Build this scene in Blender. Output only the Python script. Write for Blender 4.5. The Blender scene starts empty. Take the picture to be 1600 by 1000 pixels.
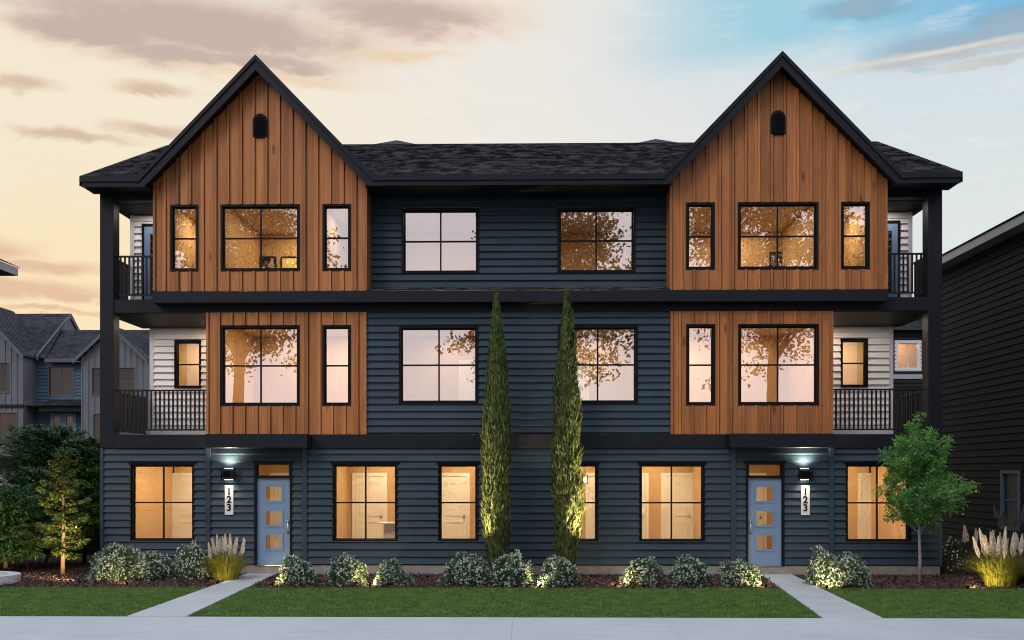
import bpy, math, random
import numpy as np
from mathutils import Vector, Matrix
R = math.radians
random.seed(7); rng = np.random.default_rng(7)
sc = bpy.context.scene
COL = sc.collection

def lin(r, g, b):
    return tuple(((c/255)/12.92 if c/255 <= .04045 else ((c/255+.055)/1.055)**2.4) for c in (r, g, b))

# ------------------------------------------------------------------ camera
H = 2.349; YAW = .01687; CX = .261; CD = 24.; FPX = 1608.
cam = bpy.data.cameras.new('camera'); camo = bpy.data.objects.new('camera', cam); COL.objects.link(camo)
cam.sensor_width = 36; cam.lens = 36*FPX/1600; cam.shift_y = .15; cam.clip_start = .1; cam.clip_end = 3000
camo.location = (CX, -CD, H); camo.rotation_euler = (R(90), 0, YAW)
sc.camera = camo

def W(px, py, Y):
    """photo pixel -> world point on the vertical plane at depth Y"""
    u = (px-800)/FPX; v = (740.-py)/FPX; c, s = math.cos(YAW), math.sin(YAW)
    dx, dy = -s+u*c, c+u*s; t = (CD+Y)/dy
    return CX+dx*t, H+v*t
def WX(px, Y): return W(px, 740, Y)[0]
def WZ(py, Y, px=827): return W(px, py, Y)[1]

# ------------------------------------------------------------------ world
SUN_EL, SUN_AZ = R(32), R(215)           # soft light from the front left
wd = bpy.data.worlds.new('World'); sc.world = wd; wd.use_nodes = True
nt = wd.node_tree; nt.nodes.clear()
class NT:
    def __init__(s, t): s.t = t
    def node(s, typ, **k):
        n = s.t.nodes.new(typ)
        for a, b in k.items(): setattr(n, a, b)
        return n
    def put(s, sock, v):
        if v is None: return
        if hasattr(v, 'is_output'): s.t.links.new(v, sock)
        elif isinstance(v, (tuple, list)) and len(v) == 3 and sock.type == 'RGBA': sock.default_value = (*v, 1)
        else: sock.default_value = v
    def m(s, op, a, b=None, c=None, clamp=False):
        n = s.node('ShaderNodeMath', operation=op, use_clamp=clamp)
        for i, v in enumerate((a, b, c)): s.put(n.inputs[i], v)
        return n.outputs[0]
    def mix(s, f, a, b, bt='MIX'):
        n = s.node('ShaderNodeMix', data_type='RGBA', blend_type=bt)
        s.put(n.inputs[0], f); s.put(n.inputs[6], a); s.put(n.inputs[7], b)
        return n.outputs[2]
    def smooth(s, x, a, b, o0=0., o1=1.):
        n = s.node('ShaderNodeMapRange', interpolation_type='SMOOTHSTEP')
        for i, v in enumerate((x, a, b, o0, o1)): s.put(n.inputs[i], v)
        return n.outputs[0]
    def comb(s, x, y, z=0.):
        n = s.node('ShaderNodeCombineXYZ')
        for i, v in enumerate((x, y, z)): s.put(n.inputs[i], v)
        return n.outputs[0]
    def noise(s, vec, scale, detail=5., rough=.55, dist=0.):
        n = s.node('ShaderNodeTexNoise')
        s.put(n.inputs['Vector'], vec); n.inputs['Scale'].default_value = scale
        n.inputs['Detail'].default_value = detail; n.inputs['Roughness'].default_value = rough
        n.inputs['Distortion'].default_value = dist
        return n.outputs[0]
    def mapping(s, vec, scale, loc=(0, 0, 0)):
        n = s.node('ShaderNodeMapping'); s.put(n.inputs[0], vec)
        n.inputs['Scale'].default_value = scale; n.inputs['Location'].default_value = loc
        return n.outputs[0]
def build_world():
    g = NT(nt); m = g.m
    tc = g.node('ShaderNodeTexCoord'); sx = g.node('ShaderNodeSeparateXYZ'); nt.links.new(tc.outputs['Generated'], sx.inputs[0])
    x, y, z = sx.outputs
    hyp = m('SQRT', m('ADD', m('MULTIPLY', x, x), m('MULTIPLY', y, y)))
    u = m('ARCTAN2', x, y); v = m('DIVIDE', z, m('MAXIMUM', hyp, .05))
    v = m('MINIMUM', v, 6.)
    n1 = g.noise(g.comb(m('MULTIPLY', u, 6.5), m('MULTIPLY', v, 15.)), 1., 10., .62, .5)
    n2 = g.noise(g.comb(m('MULTIPLY', u, 2.6), m('MULTIPLY', v, 8.), 5.), 1., 5., .55)
    n3 = g.noise(g.comb(m('MULTIPLY', u, 14.), m('MULTIPLY', v, 60.), 9.), 1., 7., .62)
    n5 = g.noise(g.comb(m('MULTIPLY', u, 26.), m('MULTIPLY', v, 44.), 3.), 1., 9., .62, .8)
    w1 = m('MULTIPLY', m('SUBTRACT', n2, .5), .10)
    uw = m('ADD', u, w1); vw = m('ADD', v, m('MULTIPLY', m('SUBTRACT', n1, .5), .05))
    # base dusk gradient: warm cream at the left, pale blue at the right
    lr = g.smooth(m('ADD', uw, m('MULTIPLY', v, .25)), -.38, .52)
    warm = g.mix(g.smooth(vw, .16, .34), lin(253, 231, 188), lin(247, 234, 210))
    warm = g.mix(g.smooth(vw, .36, .5), warm, lin(220, 216, 212))
    cool = g.mix(g.smooth(vw, .20, .40), lin(224, 230, 226), lin(212, 224, 230))
    mid = lin(240, 234, 224)
    base = g.mix(g.smooth(lr, 0., .5), warm, mid)
    base = g.mix(g.smooth(lr, .45, 1.), base, cool)
    # clear blue gap, top right
    bl = m('MULTIPLY', g.smooth(uw, .04, .24), g.smooth(vw, .372, .415))
    base = g.mix(bl, base, g.mix(g.smooth(u, .25, .45), lin(160, 208, 224), lin(128, 186, 222)))
    # soft white veil streaks
    base = g.mix(m('MULTIPLY', g.smooth(n3, .52, .75), .35), base, lin(252, 244, 232))
    def blob(uc, vc, su, sv):
        a = m('DIVIDE', m('SUBTRACT', uw, uc), su); b = m('DIVIDE', m('SUBTRACT', vw, vc), sv)
        return m('POWER', 2.718, m('MULTIPLY', m('ADD', m('MULTIPLY', a, a), m('MULTIPLY', b, b)), -1.))
    def pix(px, py): 
        a = math.atan((px-827)/FPX); return a, (740-py)/FPX*math.cos(a)
    def cloud(base, blobs, col, colu, k=.55, lo=.28, hi=.62, amt=1.):
        acc = None
        for (px, py, sw, sh) in blobs:
            uc, vc = pix(px, py); b = blob(uc, vc, sw/FPX, sh/FPX)
            acc = b if acc is None else m('MAXIMUM', acc, b)
        d = m('ADD', acc, m('ADD', m('MULTIPLY', m('SUBTRACT', n1, .5), k*1.9), m('MULTIPLY', m('SUBTRACT', n5, .5), k*.9)))
        dm = m('MULTIPLY', m('MULTIPLY', g.smooth(d, .06, .92), g.smooth(acc, .01, .45)), amt)
        core = g.smooth(m('ADD', d, m('MULTIPLY', m('SUBTRACT', n2, .5), .8)), .35, 1.0)
        return g.mix(dm, base, g.mix(core, colu, col))
    fr = g.smooth(y, .25, .6)
    c = base
    c = cloud(c, [(330, 38, 300, 52), (620, 22, 210, 44), (270, 82, 150, 32), (150, 44, 130, 32), (400, 92, 150, 22)], lin(200, 177, 165), lin(236, 208, 184), amt=.95)
    c = cloud(c, [(420, 118, 160, 10), (620, 80, 110, 10)], lin(238, 210, 176), lin(244, 220, 190), amt=.7)
    c = cloud(c, [(95, 207, 90, 11), (205, 198, 70, 12), (15, 120, 45, 14), (225, 136, 60, 11)], lin(212, 182, 156), lin(226, 198, 168), amt=.85)
    c = cloud(c, [(60, 415, 120, 14), (40, 450, 170, 17), (120, 462, 90, 9), (-60, 380, 120, 20), (60, 482, 110, 7)], lin(230, 192, 158), lin(244, 208, 166), amt=.95)
    c = cloud(c, [(1520, 70, 150, 26), (1350, 18, 80, 20), (1600, 30, 60, 22)], lin(150, 172, 188), lin(112, 158, 186), amt=.8)
    c = cloud(c, [(1480, 88, 170, 10), (1560, 100, 120, 9)], lin(196, 196, 196), lin(216, 212, 204), amt=.8)
    # contrail
    ct = m('ABSOLUTE', m('SUBTRACT', v, m('ADD', m('MULTIPLY', u, .055), .358)))
    ctm = m('MULTIPLY', m('MULTIPLY', g.smooth(ct, .0042, .0), g.smooth(u, .1, .4)), m('MULTIPLY', g.smooth(n3, .3, .7), .5))
    c = g.mix(ctm, c, lin(250, 240, 214))
    # behind the camera: even, bright, pinkish dusk sky, bluer overhead
    n4 = g.noise(tc.outputs['Generated'], 2.2, 4., .5)
    back = g.mix(g.smooth(n4, .35, .7), (.80, .76, .82), (.90, .84, .88))
    back = g.mix(g.smooth(z, .28, .75), back, (.92, 1.08, 1.32))
    back = g.mix(g.smooth(z, .0, -.15), back, (.25, .25, .27))
    side = g.mix(g.smooth(z, .42, .8), c, (.90, 1.04, 1.26))
    c = g.mix(fr, back, side)
    sky = g.node('ShaderNodeTexSky', sky_type='NISHITA'); sky.sun_disc = False
    sky.sun_elevation = SUN_EL; sky.sun_rotation = SUN_AZ; sky.air_density = 1.; sky.dust_density = 2.
    b1 = g.node('ShaderNodeBackground'); nt.links.new(sky.outputs[0], b1.inputs[0]); b1.inputs[1].default_value = .006
    b2 = g.node('ShaderNodeBackground'); nt.links.new(c, b2.inputs[0]); b2.inputs[1].default_value = .97
    ad = g.node('ShaderNodeAddShader'); nt.links.new(b1.outputs[0], ad.inputs[0]); nt.links.new(b2.outputs[0], ad.inputs[1])
    o = g.node('ShaderNodeOutputWorld'); nt.links.new(ad.outputs[0], o.inputs[0])
build_world()

sl = bpy.data.lights.new('sun', 'SUN'); sl.energy = .8; sl.angle = R(25); sl.color = (1., .9, .8)
so = bpy.data.objects.new('sun', sl); COL.objects.link(so)
sd = Vector((math.sin(SUN_AZ)*math.cos(SUN_EL), math.cos(SUN_AZ)*math.cos(SUN_EL), math.sin(SUN_EL)))
so.rotation_euler = (-sd).to_track_quat('-Z', 'Y').to_euler(); so.location = sd*60

sc.view_settings.view_transform = 'Standard'; sc.view_settings.look = 'None'
sc.view_settings.exposure = 0.; sc.view_settings.gamma = 1.
try:
    cy = sc.cycles
    cy.use_denoising = True; cy.max_bounces = 8; cy.diffuse_bounces = 3; cy.glossy_bounces = 3
    cy.transparent_max_bounces = 12; cy.caustics_reflective = False; cy.caustics_refractive = False
    cy.sample_clamp_indirect = 4.; cy.filter_width = 1.05
except Exception: pass

# ------------------------------------------------------------------ helpers
class MB:
    def __init__(s): s.v = []; s.f = []; s.uv = []
    def face(s, pts, uv=None):
        i = len(s.v); s.v += [tuple(p) for p in pts]; s.f.append(tuple(range(i, i+len(pts))))
        s.uv += list(uv) if uv else [(0., 0.)]*len(pts)
    def box(s, x0, x1, y0, y1, z0, z1):
        p = [(x, y, z) for z in (z0, z1) for y in (y0, y1) for x in (x0, x1)]
        for q in ((0, 1, 5, 4), (1, 3, 7, 5), (3, 2, 6, 7), (2, 0, 4, 6), (4, 5, 7, 6), (2, 3, 1, 0)):
            s.face([p[k] for k in q])
    def prism(s, poly, y0, y1):
        """poly: (x,z) outline, extruded along Y"""
        n = len(poly)
        s.face([(x, y0, z) for x, z in poly]); s.face([(x, y1, z) for x, z in reversed(poly)])
        for i in range(n):
            a, b = poly[i], poly[(i+1) % n]
            s.face([(a[0], y0, a[1]), (a[0], y1, a[1]), (b[0], y1, b[1]), (b[0], y0, b[1])])
    def tube(s, path, rad, n=8, cap=True):
        path = [Vector(p) for p in path]; rings = []
        for i, p in enumerate(path):
            d = (path[min(i+1, len(path)-1)]-path[max(i-1, 0)]).normalized()
            a = d.orthogonal().normalized() if abs(d.z) < .9 else (Vector((1, 0, 0))-d*d.x).normalized()
            b = d.cross(a); r = rad[i] if isinstance(rad, (list, tuple)) else rad
            rings.append([p+(a*math.cos(t*2*math.pi/n)+b*math.sin(t*2*math.pi/n))*r for t in range(n)])
        base = len(s.v)
        for r in rings: s.v += [tuple(q) for q in r]
        for i in range(len(rings)-1):
            for k in range(n):
                s.f.append((base+i*n+k, base+i*n+(k+1) % n, base+(i+1)*n+(k+1) % n, base+(i+1)*n+k)); s.uv += [(0., 0.)]*4
        if cap:
            s.f.append(tuple(base+(len(rings)-1)*n+k for k in range(n))); s.uv += [(0., 0.)]*n
            s.f.append(tuple(base+k for k in reversed(range(n)))); s.uv += [(0., 0.)]*n
    def build(s, name, mat, parent=None, smooth=False, bevel=0., label=None):
        me = bpy.data.meshes.new(name); me.from_pydata(s.v, [], s.f); me.materials.append(mat)
        ul = me.uv_layers.new(name='UVMap'); ul.data.foreach_set('uv', np.array(s.uv, dtype=np.float32).ravel())
        if smooth: me.polygons.foreach_set('use_smooth', [True]*len(me.polygons))
        me.update(); o = bpy.data.objects.new(name, me); COL.objects.link(o)
        if parent: o.parent = parent
        if bevel:
            import bmesh
            bm = bmesh.new(); bm.from_mesh(me); bmesh.ops.remove_doubles(bm, verts=bm.verts, dist=1e-5)
            bm.to_mesh(me); bm.free()
            b = o.modifiers.new('b', 'BEVEL'); b.width = bevel; b.segments = 2; b.limit_method = 'ANGLE'
        if label: o['label'] = label
        return o
def thing(name, label, cat, loc=(0, 0, 0), rz=0., group=None):
    o = bpy.data.objects.new(name, None); COL.objects.link(o); o.location = loc; o.rotation_euler = (0, 0, rz)
    o.empty_display_size = .2
    return tag(o, label, cat, group)
def tag(o, label, cat, group=None):
    o['label'] = label; o['category'] = cat
    if group: o['group'] = group
    return o
def struct(name, mb, mat):
    o = mb.build(name, mat); o['kind'] = 'structure'; return o
def copy_thing(root, loc, rz=0., sc_=1., label=None):
    r = root.copy(); COL.objects.link(r); r.location = loc; r.rotation_euler = (0, 0, rz)
    r.scale = (sc_,)*3 if not isinstance(sc_, tuple) else sc_
    if label: r['label'] = label
    for ch in list(root.children):
        c = ch.copy(); COL.objects.link(c); c.parent = r
        for g in ch.children:
            d = g.copy(); COL.objects.link(d); d.parent = c
    return r

# ------------------------------------------------------------------ materials
def mat(name):
    m = bpy.data.materials.new(name); m.use_nodes = True; t = m.node_tree; t.nodes.clear(); g = NT(t)
    o = g.node('ShaderNodeOutputMaterial'); g.out = o.inputs[0]; return m, g
def principled(g, col, rough=.6, bump=None, bstr=.3, bdist=.01, metal=0., spec=.3):
    p = g.node('ShaderNodeBsdfPrincipled'); g.put(p.inputs['Base Color'], col); g.put(p.inputs['Roughness'], rough)
    p.inputs['Metallic'].default_value = metal; p.inputs['Specular IOR Level'].default_value = spec
    if bump is not None:
        b = g.node('ShaderNodeBump'); g.put(b.inputs['Height'], bump); b.inputs['Strength'].default_value = bstr
        b.inputs['Distance'].default_value = bdist; g.t.links.new(b.outputs[0], p.inputs['Normal'])
    g.t.links.new(p.outputs[0], g.out); return p
def pos(g): return g.node('ShaderNodeNewGeometry').outputs['Position']
def objc(g): return g.node('ShaderNodeTexCoord').outputs['Object']
def scl(c, k): return tuple(x*k for x in c)
def simple(name, col, rough=.6, var=.12, scale=3., bump=.0, metal=0., spec=.25):
    m, g = mat(name); n = g.noise(pos(g), scale, 6., .6); n2 = g.noise(pos(g), scale*14, 3., .6)
    f = g.m('ADD', g.m('MULTIPLY', n, .65), g.m('MULTIPLY', n2, .35))
    c = g.mix(g.smooth(f, .3, .7), scl(col, 1-var), scl(col, 1+var))
    principled(g, c, rough, n2 if bump else None, bump, .004, metal, spec); return m
def siding_mat(name, col, rough=.5, var=.16):
    m, g = mat(name); p = pos(g)
    st = g.noise(g.mapping(p, (1.2, 1.2, 22.)), 1., 5., .6); bl = g.noise(p, .55, 4., .6); fn = g.noise(p, 34., 3., .6)
    f = g.m('ADD', g.m('ADD', g.m('MULTIPLY', st, .4), g.m('MULTIPLY', bl, .4)), g.m('MULTIPLY', fn, .2))
    # each course takes paint a little differently
    sx = g.node('ShaderNodeSeparateXYZ'); g.put(sx.inputs[0], p)
    wn = g.node('ShaderNodeTexWhiteNoise', noise_dimensions='2D')
    cell = g.m('FLOOR', g.m('DIVIDE', sx.outputs[2], .1716)); seg = g.m('FLOOR', g.m('DIVIDE', g.m('ADD', sx.outputs[0], g.m('MULTIPLY', cell, 1.37)), 3.6))
    g.put(wn.inputs['Vector'], g.comb(cell, seg))
    f = g.m('ADD', g.m('MULTIPLY', f, .8), g.m('MULTIPLY', wn.outputs['Value'], .2))
    c = g.mix(g.smooth(f, .3, .7), scl(col, 1-var), scl(col, 1+var))
    principled(g, c, rough, st, .12, .003, spec=.18); return m
def wood_mat():
    m, g = mat('cedar wood'); p = pos(g)
    sx = g.node('ShaderNodeSeparateXYZ'); g.put(sx.inputs[0], p)
    cell = g.m('FLOOR', g.m('DIVIDE', g.m('ADD', sx.outputs[0], .006), .147))
    wn = g.node('ShaderNodeTexWhiteNoise', noise_dimensions='1D'); g.put(wn.inputs['W'], cell)
    off = g.m('MULTIPLY', wn.outputs['Value'], 40.)
    q = g.comb(g.m('ADD', sx.outputs[0], off), sx.outputs[1], g.m('ADD', sx.outputs[2], off))
    gr = g.noise(g.mapping(q, (26., 5., 1.1)), 1., 6., .62, .6)
    gr2 = g.noise(g.mapping(q, (110., 10., 2.2)), 1., 3., .6)
    bl = g.noise(g.mapping(q, (3.2, 1., .9)), 1., 4., .6)
    kn = g.node('ShaderNodeTexVoronoi'); g.put(kn.inputs['Vector'], g.mapping(q, (2.6, .5, .85))); kn.inputs['Scale'].default_value = 1.
    knot = g.smooth(kn.outputs['Distance'], .16, .03)
    kn2 = g.node('ShaderNodeTexWhiteNoise', noise_dimensions='3D'); g.put(kn2.inputs['Vector'], kn.outputs['Position'])
    knot = g.m('MULTIPLY', knot, g.m('GREATER_THAN', kn2.outputs['Value'], .42))
    c = g.mix(gr, (.23, .076, .022), (.63, .25, .076))
    c = g.mix(g.m('MULTIPLY', g.smooth(gr2, .45, .75), .35), c, (.20, .056, .015))
    c = g.mix(g.m('MULTIPLY', g.smooth(bl, .45, .75), .5), c, (.24, .07, .026))
    c = g.mix(g.m('MULTIPLY', knot, .8), c, (.10, .026, .012))
    tone = g.m('ADD', .70, g.m('MULTIPLY', wn.outputs['Value'], .62))
    c = g.mix(1., c, g.comb(tone, tone, tone), 'MULTIPLY')
    principled(g, c, .5, gr, .25, .004, spec=.35); return m
def shingle_mat(name, a, b):
    m, g = mat(name); uvn = g.node('ShaderNodeTexCoord').outputs['UV']
    br = g.node('ShaderNodeTexBrick'); g.put(br.inputs['Vector'], uvn); br.inputs['Scale'].default_value = 1.
    br.inputs['Brick Width'].default_value = .31; br.inputs['Row Height'].default_value = .145; br.inputs['Mortar Size'].default_value = .006
    br.inputs['Color1'].default_value = (*a, 1); br.inputs['Color2'].default_value = (*b, 1); br.inputs['Mortar'].default_value = (.006, .006, .007, 1)
    br.offset = .37; br.inputs['Bias'].default_value = -.1
    n = g.noise(uvn, 2.2, 5., .65); n2 = g.noise(uvn, 60., 3., .6)
    c = g.mix(g.m('MULTIPLY', g.smooth(n, .4, .65), .6), br.outputs[0], scl(b, 1.5))
    c = g.mix(g.m('MULTIPLY', n2, .5), c, scl(a, .5))
    principled(g, c, .85, g.m('ADD', br.outputs['Fac'], g.m('MULTIPLY', n2, -.6)), .5, .01, spec=.25); return m
def leaf_mat(name, a, b, trans=.35, rough=.5, patch=1.2):
    m, g = mat(name); ge = g.node('ShaderNodeNewGeometry'); rn = ge.outputs['Random Per Island']
    n = g.noise(ge.outputs['Position'], patch*2.2, 3., .6)
    f = g.m('ADD', g.m('MULTIPLY', rn, .6), g.m('MULTIPLY', g.smooth(n, .35, .65), .4))
    c = g.mix(f, a, b)
    p = g.node('ShaderNodeBsdfPrincipled'); g.put(p.inputs['Base Color'], c); p.inputs['Roughness'].default_value = rough
    p.inputs['Specular IOR Level'].default_value = .35
    t = g.node('ShaderNodeBsdfTranslucent'); g.put(t.inputs[0], c)
    mx = g.node('ShaderNodeMixShader'); mx.inputs[0].default_value = trans
    g.t.links.new(p.outputs[0], mx.inputs[1]); g.t.links.new(t.outputs[0], mx.inputs[2]); g.t.links.new(mx.outputs[0], g.out)
    return m
def glass_mat(name, refl=.42, tint=(1, 1, 1)):
    m, g = mat(name); tr = g.node('ShaderNodeBsdfTransparent'); g.put(tr.inputs[0], tint)
    gl = g.node('ShaderNodeBsdfGlossy'); gl.inputs['Roughness'].default_value = 0.; gl.inputs['Color'].default_value = (1, 1, 1, 1)
    lw = g.node('ShaderNodeFresnel'); lw.inputs[0].default_value = 1.5
    n = g.noise(pos(g), .8, 2., .5); b = g.node('ShaderNodeBump'); g.put(b.inputs['Height'], n); b.inputs['Strength'].default_value = .05; b.inputs['Distance'].default_value = .02
    g.t.links.new(b.outputs[0], gl.inputs['Normal'])
    f = g.m('ADD', g.m('MULTIPLY', lw.outputs[0], 1-refl), refl-.02, clamp=True)
    mx = g.node('ShaderNodeMixShader'); g.put(mx.inputs[0], f)
    g.t.links.new(tr.outputs[0], mx.inputs[1]); g.t.links.new(gl.outputs[0], mx.inputs[2]); g.t.links.new(mx.outputs[0], g.out); return m
def emit_mat(name, col, s):
    m, g = mat(name); e = g.node('ShaderNodeEmission'); g.put(e.inputs[0], col); e.inputs[1].default_value = s
    g.t.links.new(e.outputs[0], g.out); return m

M = {}
M['blue'] = siding_mat('dark blue siding', (.035, .058, .079))
M['black'] = simple('black trim paint', (.011, .0125, .019), .5, .12, 2., spec=.2)
M['frame'] = simple('black window frame', (.006, .006, .008), .5, .1, 4., spec=.15)
M['rail'] = simple('black railing metal', (.01, .01, .011), .4, .1, 6.)
M['soffit'] = simple('dark soffit board', (.008, .0085, .011), .6, .15, 2.)
M['wood'] = wood_mat()
M['shingle'] = shingle_mat('charcoal shingles', (.055, .057, .067), (.16, .165, .185))
M['shingle_far'] = shingle_mat('dark far shingles', (.022, .023, .028), (.06, .062, .075))
M['white_siding'] = siding_mat('white siding', (.84, .83, .85), .5, .05)
M['white'] = simple('white trim paint', (.68, .67, .68), .5, .05, 3.)
M['concrete'] = simple('foundation concrete', (.30, .27, .25), .85, .22, 5., .4)
M['door'] = simple('blue grey door paint', (.19, .29, .46), .42, .06, 2.)
M['steel'] = simple('brushed steel', (.7, .7, .72), .3, .05, 9., metal=1.)
M['glass'] = glass_mat('coated window glass', .56); M['ground_glass'] = glass_mat('clear window glass', .26)
M['door_glass'] = glass_mat('door glass', .12)
M['plaster'] = simple('warm plaster', (.58, .38, .185), .8, .06, 1.5)
M['ceiling'] = simple('ceiling paint', (.70, .60, .48), .85, .04, 1.5)
M['floor'] = simple('oak floor', (.32, .19, .10), .5, .15, 3.)
M['idoor'] = simple('cream interior door', (.84, .78, .66), .6, .04, 2.)
M['grey_siding'] = simple('grey siding', (.15, .155, .18), .6, .12, 1.2)
M['grey_trim'] = simple('grey trim', (.11, .115, .135), .6, .1, 1.5)
M['charcoal'] = siding_mat('charcoal siding', (.016, .0172, .020), .8, .2)
M['fascia'] = simple('pale grey fascia', (.34, .34, .38), .5, .08, 2.)
M['blue_far'] = simple('slate blue siding', (.07, .125, .19), .6, .14, 1.5)
M['dark_glass'] = glass_mat('dim window glass', .03, (.5, .5, .5))
M['garage'] = simple('pale garage door', (.46, .46, .50), .6, .06, 1.)

def path_mat():
    m, g = mat('pavement concrete'); p = pos(g)
    a = g.noise(p, .5, 6., .65); b = g.noise(p, 38., 4., .7); st = g.noise(g.mapping(p, (1.2, 6., 1.)), 1., 5., .6)
    f = g.m('ADD', g.m('ADD', g.m('MULTIPLY', a, .4), g.m('MULTIPLY', b, .3)), g.m('MULTIPLY', st, .3))
    c = g.mix(g.smooth(f, .34, .66), (.42, .435, .45), (.54, .555, .57))
    principled(g, c, .8, b, .25, .004, spec=.3); return m
M['path'] = path_mat()
def ground_mat(name, a, b, s):
    m, g = mat(name); p = pos(g); f = g.m('ADD', g.m('MULTIPLY', g.noise(p, s, 6., .65), .5), g.m('MULTIPLY', g.noise(p, s*18, 4., .7), .5))
    principled(g, g.mix(g.smooth(f, .35, .65), a, b), .95, f, .6, .02, spec=.1); return m
M['soil'] = ground_mat('mulch soil', (.018, .011, .009), (.06, .034, .028), 3.)
M['turf'] = ground_mat('turf soil', (.03, .06, .015), (.06, .11, .03), 2.)
M['ground'] = ground_mat('distant ground', (.03, .045, .02), (.06, .07, .04), .2)
M['asphalt'] = ground_mat('asphalt', (.04, .04, .042), (.06, .06, .062), 1.)
M['grass'] = leaf_mat('grass blade', (.05, .115, .022), (.24, .37, .085), .25, .6, 1.6)
M['chips'] = leaf_mat('bark chip', (.04, .02, .018), (.20, .115, .10), 0., .8, 2.)
M['bark'] = simple('brown bark', (.12, .08, .05), .9, .35, 12., .6)
M['pale_bark'] = simple('pale grey bark', (.30, .27, .26), .85, .25, 14., .5)
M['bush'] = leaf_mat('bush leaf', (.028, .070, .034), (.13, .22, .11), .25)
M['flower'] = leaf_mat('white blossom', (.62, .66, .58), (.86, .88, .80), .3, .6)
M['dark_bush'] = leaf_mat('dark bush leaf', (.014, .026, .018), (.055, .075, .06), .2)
M['cypress'] = leaf_mat('cypress spray', (.028, .055, .016), (.22, .27, .085), .2, .55, 2.5)
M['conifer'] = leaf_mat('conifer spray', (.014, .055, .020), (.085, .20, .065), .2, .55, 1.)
M['conifer_lit'] = leaf_mat('lit conifer spray', (.03, .065, .018), (.18, .22, .05), .3, .55, 1.)  # lit copy: the uplight's yellow is mixed into the spray colour
M['maple'] = leaf_mat('young tree leaf', (.05, .18, .035), (.24, .54, .12), .4, .45, .8)
M['blade'] = leaf_mat('ornamental grass blade', (.12, .14, .02), (.38, .36, .06), .35)  # yellow of the lamplight is partly in this blade colour
M['blade_shaded'] = leaf_mat('shaded grass blade', (.03, .04, .02), (.07, .08, .04), .3)  # shaded copy for the unlit clumps, shade mixed into the blade colour
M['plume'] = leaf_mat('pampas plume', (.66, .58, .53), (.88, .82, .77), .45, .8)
M['plume_shaded'] = leaf_mat('shaded plume', (.10, .095, .10), (.20, .19, .19), .3, .8)  # plume colour darkened to stand for shade on the rear clump
M['street_leaf'] = leaf_mat('street tree leaf', (.015, .03, .01), (.04, .06, .02), .1)
M['dim_pane'] = simple('opaque dim pane', (.035, .04, .055), .5, .1, 3.)  # opaque pane, its weak reflection is put into the dark colour
M['lamp'] = emit_mat('lamp diffuser', (1, .90, .74), 7.)

def leaves(name, P, D, N, L, Wd, m, parent=None, fold=.0):
    """one mesh of many diamond leaves: P base point, D direction, N rough normal"""
    P = np.asarray(P, float); n = len(P)
    D = D/np.maximum(np.linalg.norm(D, axis=1, keepdims=True), 1e-6)
    S = np.cross(D, N); S /= np.maximum(np.linalg.norm(S, axis=1, keepdims=True), 1e-6)
    U = np.cross(S, D); L = np.broadcast_to(L, n)[:, None]; Wd = np.broadcast_to(Wd, n)[:, None]
    V = np.empty((n, 4, 3)); V[:, 0] = P; V[:, 1] = P+D*L*.45+S*Wd*.5+U*fold*L; V[:, 2] = P+D*L; V[:, 3] = P+D*L*.45-S*Wd*.5+U*fold*L
    me = bpy.data.meshes.new(name); me.vertices.add(n*4); me.vertices.foreach_set('co', V.astype(np.float32).ravel())
    me.loops.add(n*4); me.loops.foreach_set('vertex_index', np.arange(n*4, dtype=np.int32))
    me.polygons.add(n); me.polygons.foreach_set('loop_start', np.arange(n, dtype=np.int32)*4)
    me.update(calc_edges=True); me.materials.append(m)
    o = bpy.data.objects.new(name, me); COL.objects.link(o)
    if parent: o.parent = parent
    return o
def rdir(n):
    v = rng.normal(size=(n, 3)); return v/np.linalg.norm(v, axis=1, keepdims=True)

# ------------------------------------------------------------------ ground
LAWN0, LAWN1 = -7.29, -3.02          # lawn: pavement edge .. mulch edge
b = MB(); b.face([(-900, -900, -.05), (900, -900, -.05), (900, 900, -.05), (-900, 900, -.05)]); struct('ground', b, M['ground'])
b = MB(); b.face([(-26, LAWN1, -.004), (26, LAWN1, -.004), (26, 9, -.004), (-26, 9, -.004)]); struct('mulch_bed', b, M['soil'])
b = MB(); b.face([(-30, LAWN0, 0), (30, LAWN0, 0), (30, LAWN1, 0), (-30, LAWN1, 0)]); struct('lawn', b, M['turf'])
b = MB()
for i in range(-14, 14):
    b.box(i*2.4+.0015, i*2.4+2.3985, -11.5, LAWN0, -.04, .014)
struct('pavement', b, M['path'])
b = MB(); b.box(-60, 60, -11.75, -11.5, -.2, .012); struct('kerb', b, M['concrete'])
b = MB(); b.face([(-200, -20., -.042), (200, -20., -.042), (200, -11.75, -.042), (-200, -11.75, -.042)]); struct('road', b, M['asphalt'])
PATHS = {}
for s in (-1, 1):
    b = MB(); c = [(s*5.60, -.02), (s*6.40, -.02), (s*6.15+(-.179), LAWN0), (s*5.178-.173, LAWN0)]
    c[0] = (s*5.649, -.02); c[1] = (s*6.336, -.02)
    if s < 0: c = [c[1], c[0], c[3], c[2]]
    PATHS[s] = c
    n = 4
    for i in range(n):
        t0, t1 = i/n+.0015, (i+1)/n-.0015
        L = lambda a, q, t: (a[0]+(q[0]-a[0])*t, a[1]+(q[1]-a[1])*t)
        q = [L(c[0], c[3], t0), L(c[1], c[2], t0), L(c[1], c[2], t1), L(c[0], c[3], t1)]
        b.face([(x, y, .018) for x, y in reversed(q)])
        for k in range(4):
            a, d = q[k], q[(k+1) % 4]; b.face([(a[0], a[1], .018), (d[0], d[1], .018), (d[0], d[1], -.03), (a[0], a[1], -.03)])
    struct('path', b, M['path'])
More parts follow.
